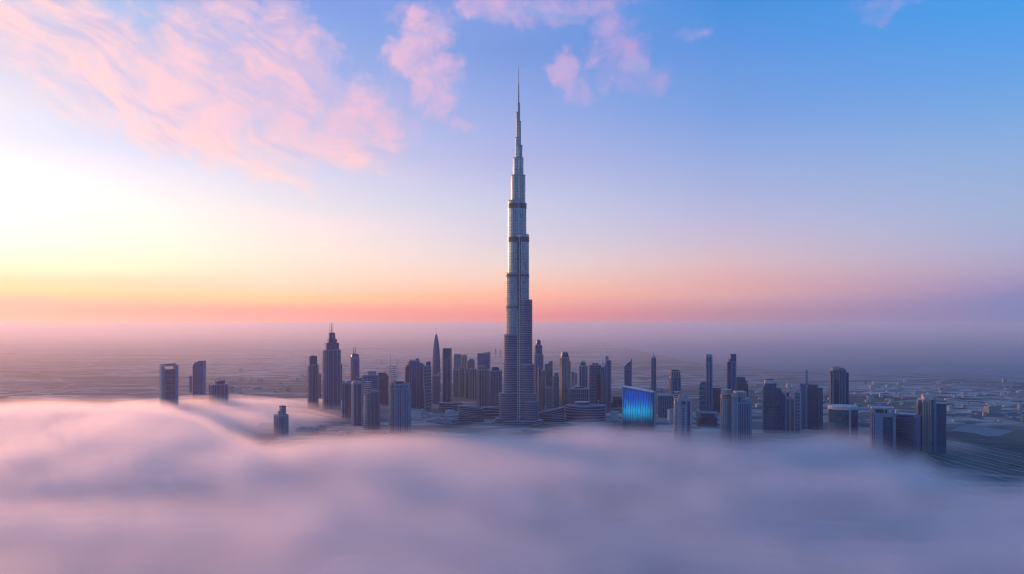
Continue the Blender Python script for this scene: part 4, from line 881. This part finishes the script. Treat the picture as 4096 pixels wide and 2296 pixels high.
b = t.box("body", 2853, 2886, 1555, None, M_TEAL); t.frame("rib_cladding", 2853, 2886, 1554, None, (0, .4, .8, 1), 1.0, None, out=.7, mat=M_NAVY, par=b); t.box("terrace", 2852, 2889, 1618, None, M_DARK, (1.25, -.3)); t.box("roof_parapet", 2854, 2885, 1551, 1555, M_LILAC, (.9, .9))
t = Tower("stepped_tower", "tall navy tower with one raised slab side, behind the pale near apartment cluster", 2909, 2949, 2150, 8, 0.8)
b = t.box("body", 2910, 2926, 1449, None, M_NAVY); t.box("raised_slab", 2925.6, 2948, 1419, None, M_BLUE, (.96, 1)); t.box("slab_head", 2925, 2948.5, 1416.5, 1441, M_SLATE, (1.0, 1.04)); t.box("warm_turret", 2914, 2924, 1437, 1449, M_BEIGE, (.6, .3)); t.frame("pier_cladding", 2925.6, 2947, 1446, None, (0, .2, .8, 1), 1.3, None, out=.8, mat=M_LILAC, dep=(1.02, .98), par=b)  # the small turret is plain beige render
t = Tower("terraced_tower", "low green-grey tower stepping down on one flank, past the raised-slab navy tower", 2949, 2998, 2260, 0, 0.8)
b = t.box("body", 2952, 2986, 1512, None, M_TEAL); t.box("step", 2985.6, 2993, 1524, None, M_PUNCH, (.9, .9)); t.box("step", 2992.6, 2997.5, 1537, None, M_PUNCH, (.8, .8)); t.frame("floor_banding", 2952, 2986, 1529, None, (0, 1), 1.0, 5.0, .9, .6, M_SLATE, par=b, top=1.0); t.box("roof_parapet", 2953, 2985, 1509, 1512, M_SLATE, (.9, .9))
# near apartment cluster
t = Tower("apartment_cluster", "pale near apartment cluster with curved balconies, before the raised-slab navy tower", 2885, 3016, 1600, 14, 0.65, cat="apartment block")
b = t.box("body", 2945, 3012, 1612, None, M_NAVY); t.frame("pier_cladding", 2945, 3012, 1610, None, (0, .18, .34, .5, .66, .84, 1), 1.9, None, out=1.1, mat=M_LILAC, par=b, top=3)
w = t.cyl("curved_wing", [(2886, 2934, None), (2886, 2934, 1604), (2890, 2930, 1596)], M_PUNCH, squash=.9, n=24); m = MB()
for k in range(25): m.prism(circ(t.lx(2910), 0, 24.8 * t.s, 22.4 * t.s, 24), k * 4.5 - 1.2, k * 4.5)
for a in range(0, 360, 24): m.box(t.lx(2910) + 24.4 * t.s * math.cos(R(a)) - .6, t.lx(2910) + 24.4 * t.s * math.cos(R(a)) + .6, 22.0 * t.s * math.sin(R(a)) - .6, 22.0 * t.s * math.sin(R(a)) + .6, 0, t.z(1598))
m.obj("balcony_banding", M_PALE, w)
c = t.box("stair_tower", 2929, 2950, 1585, None, M_PUNCH, (1.04, .6)); t.frame("stair_frame", 2929, 2950, 1584, None, (0, .45, 1), 1.8, 5, 1.2, .8, M_PALE, dep=(1.04, .6), par=c)
t.box("penthouse", 2950, 2992, 1572, 1612, M_PUNCH, (.6, .7)); t.frame("penthouse_frame", 2950, 2992, 1570, 1612, (0, .25, .5, .75, 1), 1.6, 8, 1.4, .8, M_BEIGE, dep=(.62, .72)); t.frame("crown_colonnade", 2966, 3011, 1596, 1612, (0, .2, .4, .6, .8, 1), 1.6, None, out=.4, mat=M_PALE, dep=(.95, .95), top=2.4)
t.roofkit(2888, 2930, 1597, 17, 5, hmax=7); t.box("roof_box", 2931, 2947, 1579, 1585, M_BEIGE, (.6, .3))
# banded curved tower
t = Tower("banded_tower", "dark curved tower ringed by thin pale floor lines under a rose roof box", 3056, 3134, 1800, 10, 0.7)
n_ = 20; W_, D_ = t.w / 2 * .97, t.t / 2
def bp(e=0.0): return [(-W_ - e, D_ + e)] + [(-W_ - e + (2 * W_ + 2 * e) * i / n_, -D_ * .7 - e - D_ * .3 * math.sin(math.pi * i / n_)) for i in range(n_ + 1)] + [(W_ + e, D_ + e)]
P_ = bp(); zl, zr = t.z(1546), t.z(1556)
b = MB().loft([(P_, -2), (P_, [zl + (zr - zl) * (x + W_) / (2 * W_) for x, y in P_])]).obj("body", M_TEAL, t.o)
m = MB(); Q_ = bp(.8)
for k in range(1, 30):
    z = k * 5.2
    if z + 2 < zr: m.prism(Q_, z, z + 1.1)
for i in (1, 6, 11, 16, 20): m.box(Q_[i][0] - .6, Q_[i][0] + .6, Q_[i][1] - .3, Q_[i][1] + 1.5, 0, zr)
m.obj("floor_banding", M_SLATE, b)
t.box("upper_block", 3063, 3112, 1535, 1556, M_SLATE, (.6, .8)); t.box("roof_box", 3064, 3107, 1522, 1535, M_ROSE, (.5, .7)); t.slant("roof_slab", 3066, 3101, 1519.5, 1518, 1522, M_DKROOF, (.4, .8)); t.box("roof_screen", 3108, 3114, 1528, 1535, M_METAL, (.4, .6))
# slant roof building and ladder
t = Tower("slant_roofed_block", "blue block with a descending slanted roof and pale bent corner, joined to a ladder-striped flank", 3134, 3214, 1800, -6, 0.6)
b = t.slant("body", 3135, 3154, 1571, 1585, None, M_BLUE); t.slant("lower_body", 3153.6, 3189, 1589, 1597, None, M_NAVY, (.9, 1)); f = t.slant("pale_corner", 3152, 3156, 1583, 1588, None, M_PALE, (1.08, -.6)); t.slant("pale_corner", 3168, 3172.5, 1592, 1596, None, M_BEIGE, (1.0, -.6)); t.slant("roof_edge", 3154, 3189, 1586, 1594, 1598, M_PALE, (.94, -.6)); t.box("roof_box", 3155, 3164, 1573, 1592, M_NAVY, (.2, .4))
w = t.box("ladder_flank", 3188, 3213, 1568, None, M_SLATE, (.95, .8)); t.frame("ladder_frame", 3188, 3213, 1568, None, (0, 1), 1.3, 7.5, 1.3, .9, M_PALE, dep=(.95, .8), par=w); t.roofkit(3189, 3212, 1568, 91, 4, hmax=6)
# mast tower
t = Tower("mast_tower", "black-faced tower with a single thick pale mast rising from its pale striped corner", 3212, 3299, 1860, 0, 0.6)
b = t.box("body", 3240, 3281, 1552, None, M_DARK); t.box("glazed_head", 3242, 3279, 1542, 1552, M_TEAL, (.8, .8)); t.box("head_slab", 3240, 3282, 1539, 1542, M_NAVY, (.9, .9)); w = t.box("striped_corner", 3213, 3233.4, 1537, None, M_SLATE, (.9, .9)); t.frame("stripe_cladding", 3213, 3233.4, 1536, None, (0, .5, 1), 2.0, None, out=.8, mat=M_LILAC, dep=(.9, .9), par=w)
t.box("mast", 3233, 3240.6, 1480, None, M_LILAC, (.99, -.75)); t.box("side_wing", 3280.6, 3298, 1552, None, M_RIB, (.8, .9)); t.box("wing_parapet", 3280, 3299, 1549.5, 1552, M_LILAC, (.85, .95)); t.box("face_sign_panel", 3257, 3262, 1589, 1592, M_SLATE, (1.02, -.9))
# crowned dark tower
t = Tower("crowned_tower", "dark tower with pale centre ribs and a cluttered reddish crown, standing behind the teal drum", 3328, 3405, 1960, 10, 0.8)
b = t.box("body", 3336, 3388, 1480, None, M_DARK); t.box("side_wing", 3328, 3336.4, 1489, None, M_SLATE, (.6, .8)); w = t.box("side_wing", 3387.6, 3404.5, 1491, None, M_NAVY, (.7, .9)); t.cyl("wing_turret", [(3391, 3398, 1491), (3391, 3398, 1482), (3393, 3396, 1480)], M_TEAL, n=12)
t.frame("rib_cladding", 3336, 3388, 1479, None, (0, .52, .66, .8, 1), 1.6, None, out=1.0, mat=M_LILAC, par=b); t.box("upper_screen", 3338, 3362, 1482, 1521, M_PUNCH, (1.04, -.8)); t.box("crown_box", 3343, 3363, 1467, 1479, M_WARMROOF, (.5, .5)); t.box("crown_slab", 3362, 3390, 1471, 1474, M_ROSE, (.7, .7)); t.box("slab_neck", 3366, 3384, 1474, 1480, M_SLATE, (.5, .5))
for px in (3365, 3374): t.box("crown_post", px - 1.2, px + 1.2, 1465, 1480, M_PALE, (.75, -.5))
m = MB(); m.loft([(circ(t.lx(3342), -3, 1.6, n=10), t.z(1479)), (circ(t.lx(3342), -3, 2.2, n=10), t.z(1471)), (circ(t.lx(3342), -3, .8, n=10), t.z(1467))]).obj("roof_tank", M_WARMROOF, t.o)
# teal drum
t = Tower("drum_building", "wide teal glass drum with a flat rose roof rim, sunk in fog", 3332, 3448, 1640, 0, 0.8)
b = t.cyl("body", [(3334, 3446, None), (3333, 3447, 1640)], M_TEAL, squash=.8, n=36); t.cyl("roof_rim", [(3332, 3448, 1641), (3332, 3448, 1630), (3336, 3444, 1626)], M_ROSE, squash=.8, n=36)
rr = 56 * t.s
for i, (a, w, mt) in enumerate(((-62, 2.0, M_PALE), (-112, 1.0, M_SLATE), (-150, 1.4, M_SLATE), (-88, .8, M_TEAL))):
    MB().box(rr * math.cos(R(a)) - w, rr * math.cos(R(a)) + w, rr * .8 * math.sin(R(a)) - 1.4, rr * .8 * math.sin(R(a)) + 2, 0, t.z(1640)).obj("pier", mt, t.o)
ml = MB()
for i in range(-4, 12):
    a0 = R(-58 + 4.2 * i)
    if -60 < math.degrees(a0) < -5:
        a1 = R(-58 + 4.2 * (i + 1)); ml.loft([([(rr * 1.012 * math.cos(a0), rr * .81 * math.sin(a0)), (rr * 1.012 * math.cos(a1), rr * .81 * math.sin(a1)), (rr * .97 * math.cos(a1), rr * .775 * math.sin(a1)), (rr * .97 * math.cos(a0), rr * .775 * math.sin(a0))], z) for z in (-1, t.z(1643))])
ml.obj("dark_glazing_panel", M_DARK, t.o)
# big framed block at the far end
t = Tower("framed_block", "bulky near block with a broad pale frame, recessed dark face and open roof portal", 3495, 3590, 1500, 8, 0.7)
b = t.box("body", 3496, 3588, 1656, None, M_SLATE); t.box("dark_face", 3541, 3587, 1668, None, M_DARK, (1.03, -.9)); t.frame("broad_frame", 3515, 3588, 1655, None, (0, 1), 3.0, None, out=1.6, mat=M_LILAC, par=b, top=6, dep=(1.02, .98)); t.box("frame_column", 3515, 3540, 1658, None, M_LILAC, (1.12, -.95)); t.box("frame_column", 3500, 3504, 1645, None, M_PALE, (1.05, -.6)); t.box("frame_column", 3508, 3511, 1645, None, M_PALE, (1.05, -.6))
c = t.frame("roof_portal", 3497, 3588, 1633, 1656, (0, .1, .55, .7, .84, 1), 1.6, None, out=.5, mat=M_PALE, dep=(.9, .9), top=2.2); t.box("roof_hall", 3506, 3566, 1638, 1656, M_NAVY, (.5, .8))
t = Tower("floor_banded_block", "dark near block with fine pale floor lines and flat grey roof, before the rose-topped tower", 3584, 3693, 1520, -8, 0.6)
b = t.box("body", 3585, 3672, 1674, None, M_DARK); t.frame("floor_banding", 3585, 3672, 1673, None, (0, .5, 1), 1.0, 5.0, .9, .8, M_SLATE, par=b); t.box("roof_slab", 3606, 3680, 1658, 1662, M_LILAC, (.8, .9)); t.box("roof_hall", 3610, 3676, 1662, 1674, M_SLATE, (.6, .8)); w = t.box("side_wing", 3671.6, 3692, 1666, None, M_SLATE, (.8, .9)); t.frame("wing_frame", 3671.6, 3692, 1665, None, (0, .5, 1), 1.0, 5.0, .9, .6, M_LILAC, dep=(.8, .9), par=w); t.roofkit(3586, 3606, 1674, 64, 3, hmax=4)
t = Tower("residential_tower", "tall rose-topped tower with laddered balconies and a narrower twin, last building on the shaded side", 3680, 3795, 1540, 14, 0.6)
b = t.box("body", 3698, 3745, 1600, None, M_PUNCH); t.box("dark_strip", 3730, 3744, 1637, None, M_NAVY, (1.05, -.8)); t.box("crown", 3704, 3742, 1586, 1600, M_ROSE, (.8, .8)); t.box("roof_box", 3702, 3741, 1581, 1585.8, M_BEIGE, (.6, .6)); t.frame("balcony_frame", 3698, 3729, 1602, None, (0, .35, .7, 1), 1.4, 5, 1.0, .9, M_BEIGE, dep=(1.02, .98), par=b)
t.box("tan_wing", 3681, 3698.4, 1612, None, M_TAN, (.7, .8)); t.roofkit(3682, 3697, 1612, 81, 3, hmax=7); t.box("pale_pier", 3744, 3752, 1597, None, M_LILAC, (1.06, .6)); w = t.box("twin_tower", 3752, 3792, 1617, None, M_NAVY, (.9, .9)); t.frame("twin_frame", 3752, 3792, 1616, None, (0, .8, 1), 1.6, 7, 1.2, .9, M_SLATE, dep=(.9, .9), par=w); t.box("twin_rim", 3751, 3793.5, 1613.5, 1617, M_LILAC, (.95, .95))
# faint far towers
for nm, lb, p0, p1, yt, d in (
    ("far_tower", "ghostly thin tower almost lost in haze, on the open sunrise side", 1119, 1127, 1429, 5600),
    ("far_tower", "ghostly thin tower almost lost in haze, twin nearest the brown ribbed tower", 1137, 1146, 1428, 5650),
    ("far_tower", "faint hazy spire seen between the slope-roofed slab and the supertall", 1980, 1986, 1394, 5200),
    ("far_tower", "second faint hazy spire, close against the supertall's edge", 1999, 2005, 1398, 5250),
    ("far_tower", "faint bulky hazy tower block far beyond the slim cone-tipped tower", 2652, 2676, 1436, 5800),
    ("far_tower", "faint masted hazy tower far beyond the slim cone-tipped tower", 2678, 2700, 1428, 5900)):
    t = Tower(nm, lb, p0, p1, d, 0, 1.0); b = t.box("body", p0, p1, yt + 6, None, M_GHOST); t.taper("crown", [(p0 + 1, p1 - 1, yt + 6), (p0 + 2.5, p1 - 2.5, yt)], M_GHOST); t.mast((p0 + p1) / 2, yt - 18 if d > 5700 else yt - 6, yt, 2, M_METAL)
for lb, px, yt, yb, d in (("thin pale radio mast standing on the plain before the crane-topped tower", 1588, 1430, 1502, 2900), ("faint thin mast on the hazy plain, just sunward of the radio mast", 1561, 1416, 1480, 3600), ("lattice pylon on the plain behind the portal-framed tower", 711, 1497, 1545, 3000), ("thin crane mast peeping over the brown ribbed tower", 1222.5, 1419, 1470, 2700)):
    t = Tower("mast_tower" if "pylon" not in lb else "pylon", lb, px - 3, px + 3, d, 0, 1, cat="mast"); o = t.mast(px, yt, None, 2.2, part="shaft"); m = MB().box(-2.8, 2.8, -.4, .4, t.z(yt + 8), t.z(yt + 6.8)); m.obj("crossarm", M_METAL, t.o)

# ------------------------------------------------------------------ roads, water, low houses
def ribbon(name, pts, w, mat, z=0.03, kind='structure'):
    P_ = [gnd(px, py) for px, py in pts]
    # smooth
    Q = []
    for i in range(len(P_) - 1):
        p0 = P_[max(i - 1, 0)]; p1 = P_[i]; p2 = P_[i + 1]; p3 = P_[min(i + 2, len(P_) - 1)]
        for k in range(10):
            u = k / 10
            Q.append(tuple(.5 * (2 * b + (c - a) * u + (2 * a - 5 * b + 4 * c - d) * u * u + (3 * b - a - 3 * c + d) * u ** 3) for a, b, c, d in zip(p0, p1, p2, p3)))
    Q.append(P_[-1]); m = MB()
    for i, q in enumerate(Q):
        a = Q[max(i - 1, 0)]; c = Q[min(i + 1, len(Q) - 1)]; dx_, dy_ = c[0] - a[0], c[1] - a[1]; L = math.hypot(dx_, dy_) or 1
        nx_, ny_ = -dy_ / L * w / 2, dx_ / L * w / 2
        m.v += [(q[0] + nx_, q[1] + ny_, z), (q[0] - nx_, q[1] - ny_, z)]
    for i in range(len(Q) - 1): m.f.append((2 * i + 1, 2 * i + 3, 2 * i + 2, 2 * i))
    return tag(m.obj(name, mat), kind=kind)
M_ASPH = plain("asphalt", (0.055, 0.06, 0.07), 0.85, 0, .3, .05)
M_ROADP = plain("pale_worn_road", (0.23, 0.20, 0.185), 0.8, 0, .3, .03)
M_VERGE = plain("planted_verge", (0.03, 0.05, 0.05), 0.95, 0, .35, .03)
def sheet(name, pts, mat, z):
    P_ = [gnd(px, py) for px, py in pts]
    if sum(a[0] * b[1] - b[0] * a[1] for a, b in zip(P_, P_[1:] + P_[:1])) < 0: P_.reverse()
    return tag(mesh_obj(name, [(x, y, z) for x, y in P_], [tuple(range(len(P_)))], mat), kind='structure')
sheet("sea", [(2250, 1340), (2420, 1372), (2600, 1414), (2740, 1444), (2850, 1456), (3000, 1468), (3120, 1483), (3300, 1491), (3480, 1497), (3700, 1509), (3900, 1521), (4200, 1536), (4800, 1560), (5600, 1560), (4700, 1308), (4000, 1306), (3300, 1306), (2400, 1306), (2200, 1310)], M_WATER, 0.6)
sheet("pond", [(3800, 1722), (3840, 1706), (3930, 1708), (4000, 1716), (4060, 1722), (4000, 1744), (3950, 1746), (3900, 1733)], M_WATER, 0.25)
sheet("park", [(3960, 1762), (3990, 1730), (4110, 1716), (4400, 1740), (4500, 1800), (4100, 1782)], M_VERGE, 0.12)
sheet("park", [(3400, 1600), (3440, 1594), (3560, 1596), (3660, 1612), (3640, 1632), (3500, 1630)], M_VERGE, 0.12)
ribbon("breakwater", [(3566, 1490), (3640, 1494), (3720, 1505), (3870, 1515), (3960, 1522)], 22, M_VERGE, .9)
ribbon("breakwater", [(3776, 1496), (3880, 1502), (3960, 1503), (4060, 1512), (4200, 1522)], 22, M_VERGE, .9)
ribbon("breakwater", [(3060, 1490), (3140, 1487), (3230, 1486), (3330, 1479)], 18, M_VERGE, .9)
ribbon("breakwater", [(3240, 1493), (3290, 1498), (3325, 1506)], 20, M_VERGE, .9)
ribbon("shore", [(3976, 1579), (4010, 1582), (4060, 1592), (4140, 1597)], 26, M_ROADP, .3)
ribbon("shore", [(3500, 1612), (3560, 1608), (3680, 1600)], 14, M_ROADP, .3)
# motorway lanes sweeping past the last towers
for i, (o, w, mt) in enumerate(((0, 15, M_ASPH), (10, 5, M_ROADP), (18, 13, M_ASPH), (26, 5, M_ROADP), (36, 12, M_ASPH), (44, 4, M_ROADP), (56, 14, M_ASPH), (66, 4.5, M_ROADP), (80, 11, M_ASPH), (94, 4, M_ROADP), (112, 4, M_ROADP))):
    k = o / 100
    ribbon("motorway" if mt is M_ASPH else "service_road", [(3560 - 40 * k, 1722 + o * .55), (3700, 1738 + o * .8), (3850, 1766 + o * .95), (3980, 1795 + o * 1.0), (4110, 1822 + o * 1.05), (4300, 1850 + o * 1.1), (4600, 1880 + o * 1.2)], w, mt, .2 + .01 * i)
for pts, w in (([(960, 1712), (1040, 1700), (1120, 1692), (1190, 1694), (1300, 1702), (1400, 1716)], 9), ([(1000, 1744), (1090, 1728), (1200, 1716), (1300, 1711), (1420, 1730)], 7), ([(1180, 1745), (1250, 1722), (1290, 1712)], 8), ([(1140, 1733), (1230, 1727), (1340, 1727)], 5),
               ([(1640, 1662), (1740, 1640), (1830, 1652)], 8), ([(1650, 1680), (1760, 1668), (1840, 1655)], 6), ([(900, 1580), (1060, 1565), (1240, 1560)], 14), ([(0, 1586), (260, 1574), (520, 1562)], 14), ([(0, 1560), (200, 1556), (420, 1548)], 16), ([(2140, 1690), (2300, 1700), (2500, 1690), (2660, 1670), (2800, 1690)], 12), ([(2990, 1630), (3060, 1622), (3200, 1632), (3340, 1650)], 12), ([(3200, 1690), (3300, 1684), (3340, 1690), (3500, 1720)], 10), ([(3050, 1668), (3200, 1664), (3340, 1676)], 8)):
    ribbon("road", pts, w, M_ROADP if w < 13 else M_ASPH, .16 + w * .003)
# low houses: one of each kind, then copies
def house_mesh(kind):
    rnd = random.Random(kind); m = MB(); w, d, h = [(34, 22, 9), (52, 26, 14), (24, 24, 7), (44, 18, 20), (70, 30, 11), (28, 20, 30)][kind]
    m.box(-w / 2, w / 2, -d / 2, d / 2, -1, h); m.box(-w / 2 - .5, w / 2 + .5, -d / 2 - .5, d / 2 + .5, h, h + .8)
    m.box(-w * .3, -w * .02, -d * .25, d * .2, h + .8, h + 3.4); m.box(w * .12, w * .34, -d * .3, d * .1, h + .8, h + 2.4)
    if kind in (1, 4): m.box(w * .1, w * .5 + 8, d * .5 - 6, d * .5 + 9, -1, h * .7)
    return m
M_HOUSE = plain("dusty_render", (0.44, 0.40, 0.40), 0.85)
protos = []
for k in range(6):
    for mt in ((M_PALE, M_HOUSE) if k % 2 == 0 else (M_BEIGE, M_HOUSE)):
        m = house_mesh(k); me = bpy.data.meshes.new("low_house"); me.from_pydata(m.v, [], m.f); me.materials.append(mt); protos.append(me)
HGRP = {
    'E': ("low houses on the sunlit plain", "small flat-roofed low building scattered on the hazy plain of the sunrise side"),
    'M': ("low blocks among the towers", "small flat-roofed low building squeezed between the feet of the downtown towers"),
    'W': ("low houses on the shaded plain", "small flat-roofed low building in the suburb beyond the shaded-side towers"),
    'P': ("pale blocks by the pond", "pale flat-roofed block in the row above the pond")}
rnd = random.Random(77); used = []
foot = [(o.location.x, o.location.y) for o in C.objects if o.parent is None and o.type == 'EMPTY']
def place(px, py, key, me=None, s=1.0):
    x, y = gnd(px, py)
    for (a, b_) in foot:
        if abs(a - x) < 62 and abs(b_ - y) < 62: return
    for (a, b_) in used:
        if abs(a - x) < 34 and abs(b_ - y) < 34: return
    used.append((x, y))
    o = bpy.data.objects.new("low_house", me or rnd.choice(protos)); C.objects.link(o)
    o.location = (x, y, 0); o.rotation_euler = (0, 0, rnd.choice((0, 0, .3, -.4, .9)) + rnd.uniform(-.1, .1)); k = s * rnd.uniform(.8, 1.25); o.scale = (k, k, k * rnd.uniform(.8, 1.2))
    tag(o, HGRP[key][1], "house", HGRP[key][0])
for i in range(60): place(rnd.uniform(850, 1620), rnd.uniform(1450, 1580), 'E', s=.42)
for i in range(25): place(rnd.uniform(1060, 1400), rnd.uniform(1700, 1745), 'E', s=.6)
for i in range(90): place(rnd.uniform(1640, 3200), rnd.uniform(1560, 1690), 'M', s=.6)
for i in range(80): place(rnd.uniform(2980, 3340), rnd.uniform(1545, 1660), 'W', s=.42)
for i in range(260): place(rnd.uniform(3400, 4250), rnd.uniform(1530, 1690), 'W', s=.34)
for px in (3935, 3970, 3985, 4015, 4050, 4085): place(px, 1652 + rnd.uniform(-2, 3), 'P', protos[rnd.choice((6, 10))], 1.1)
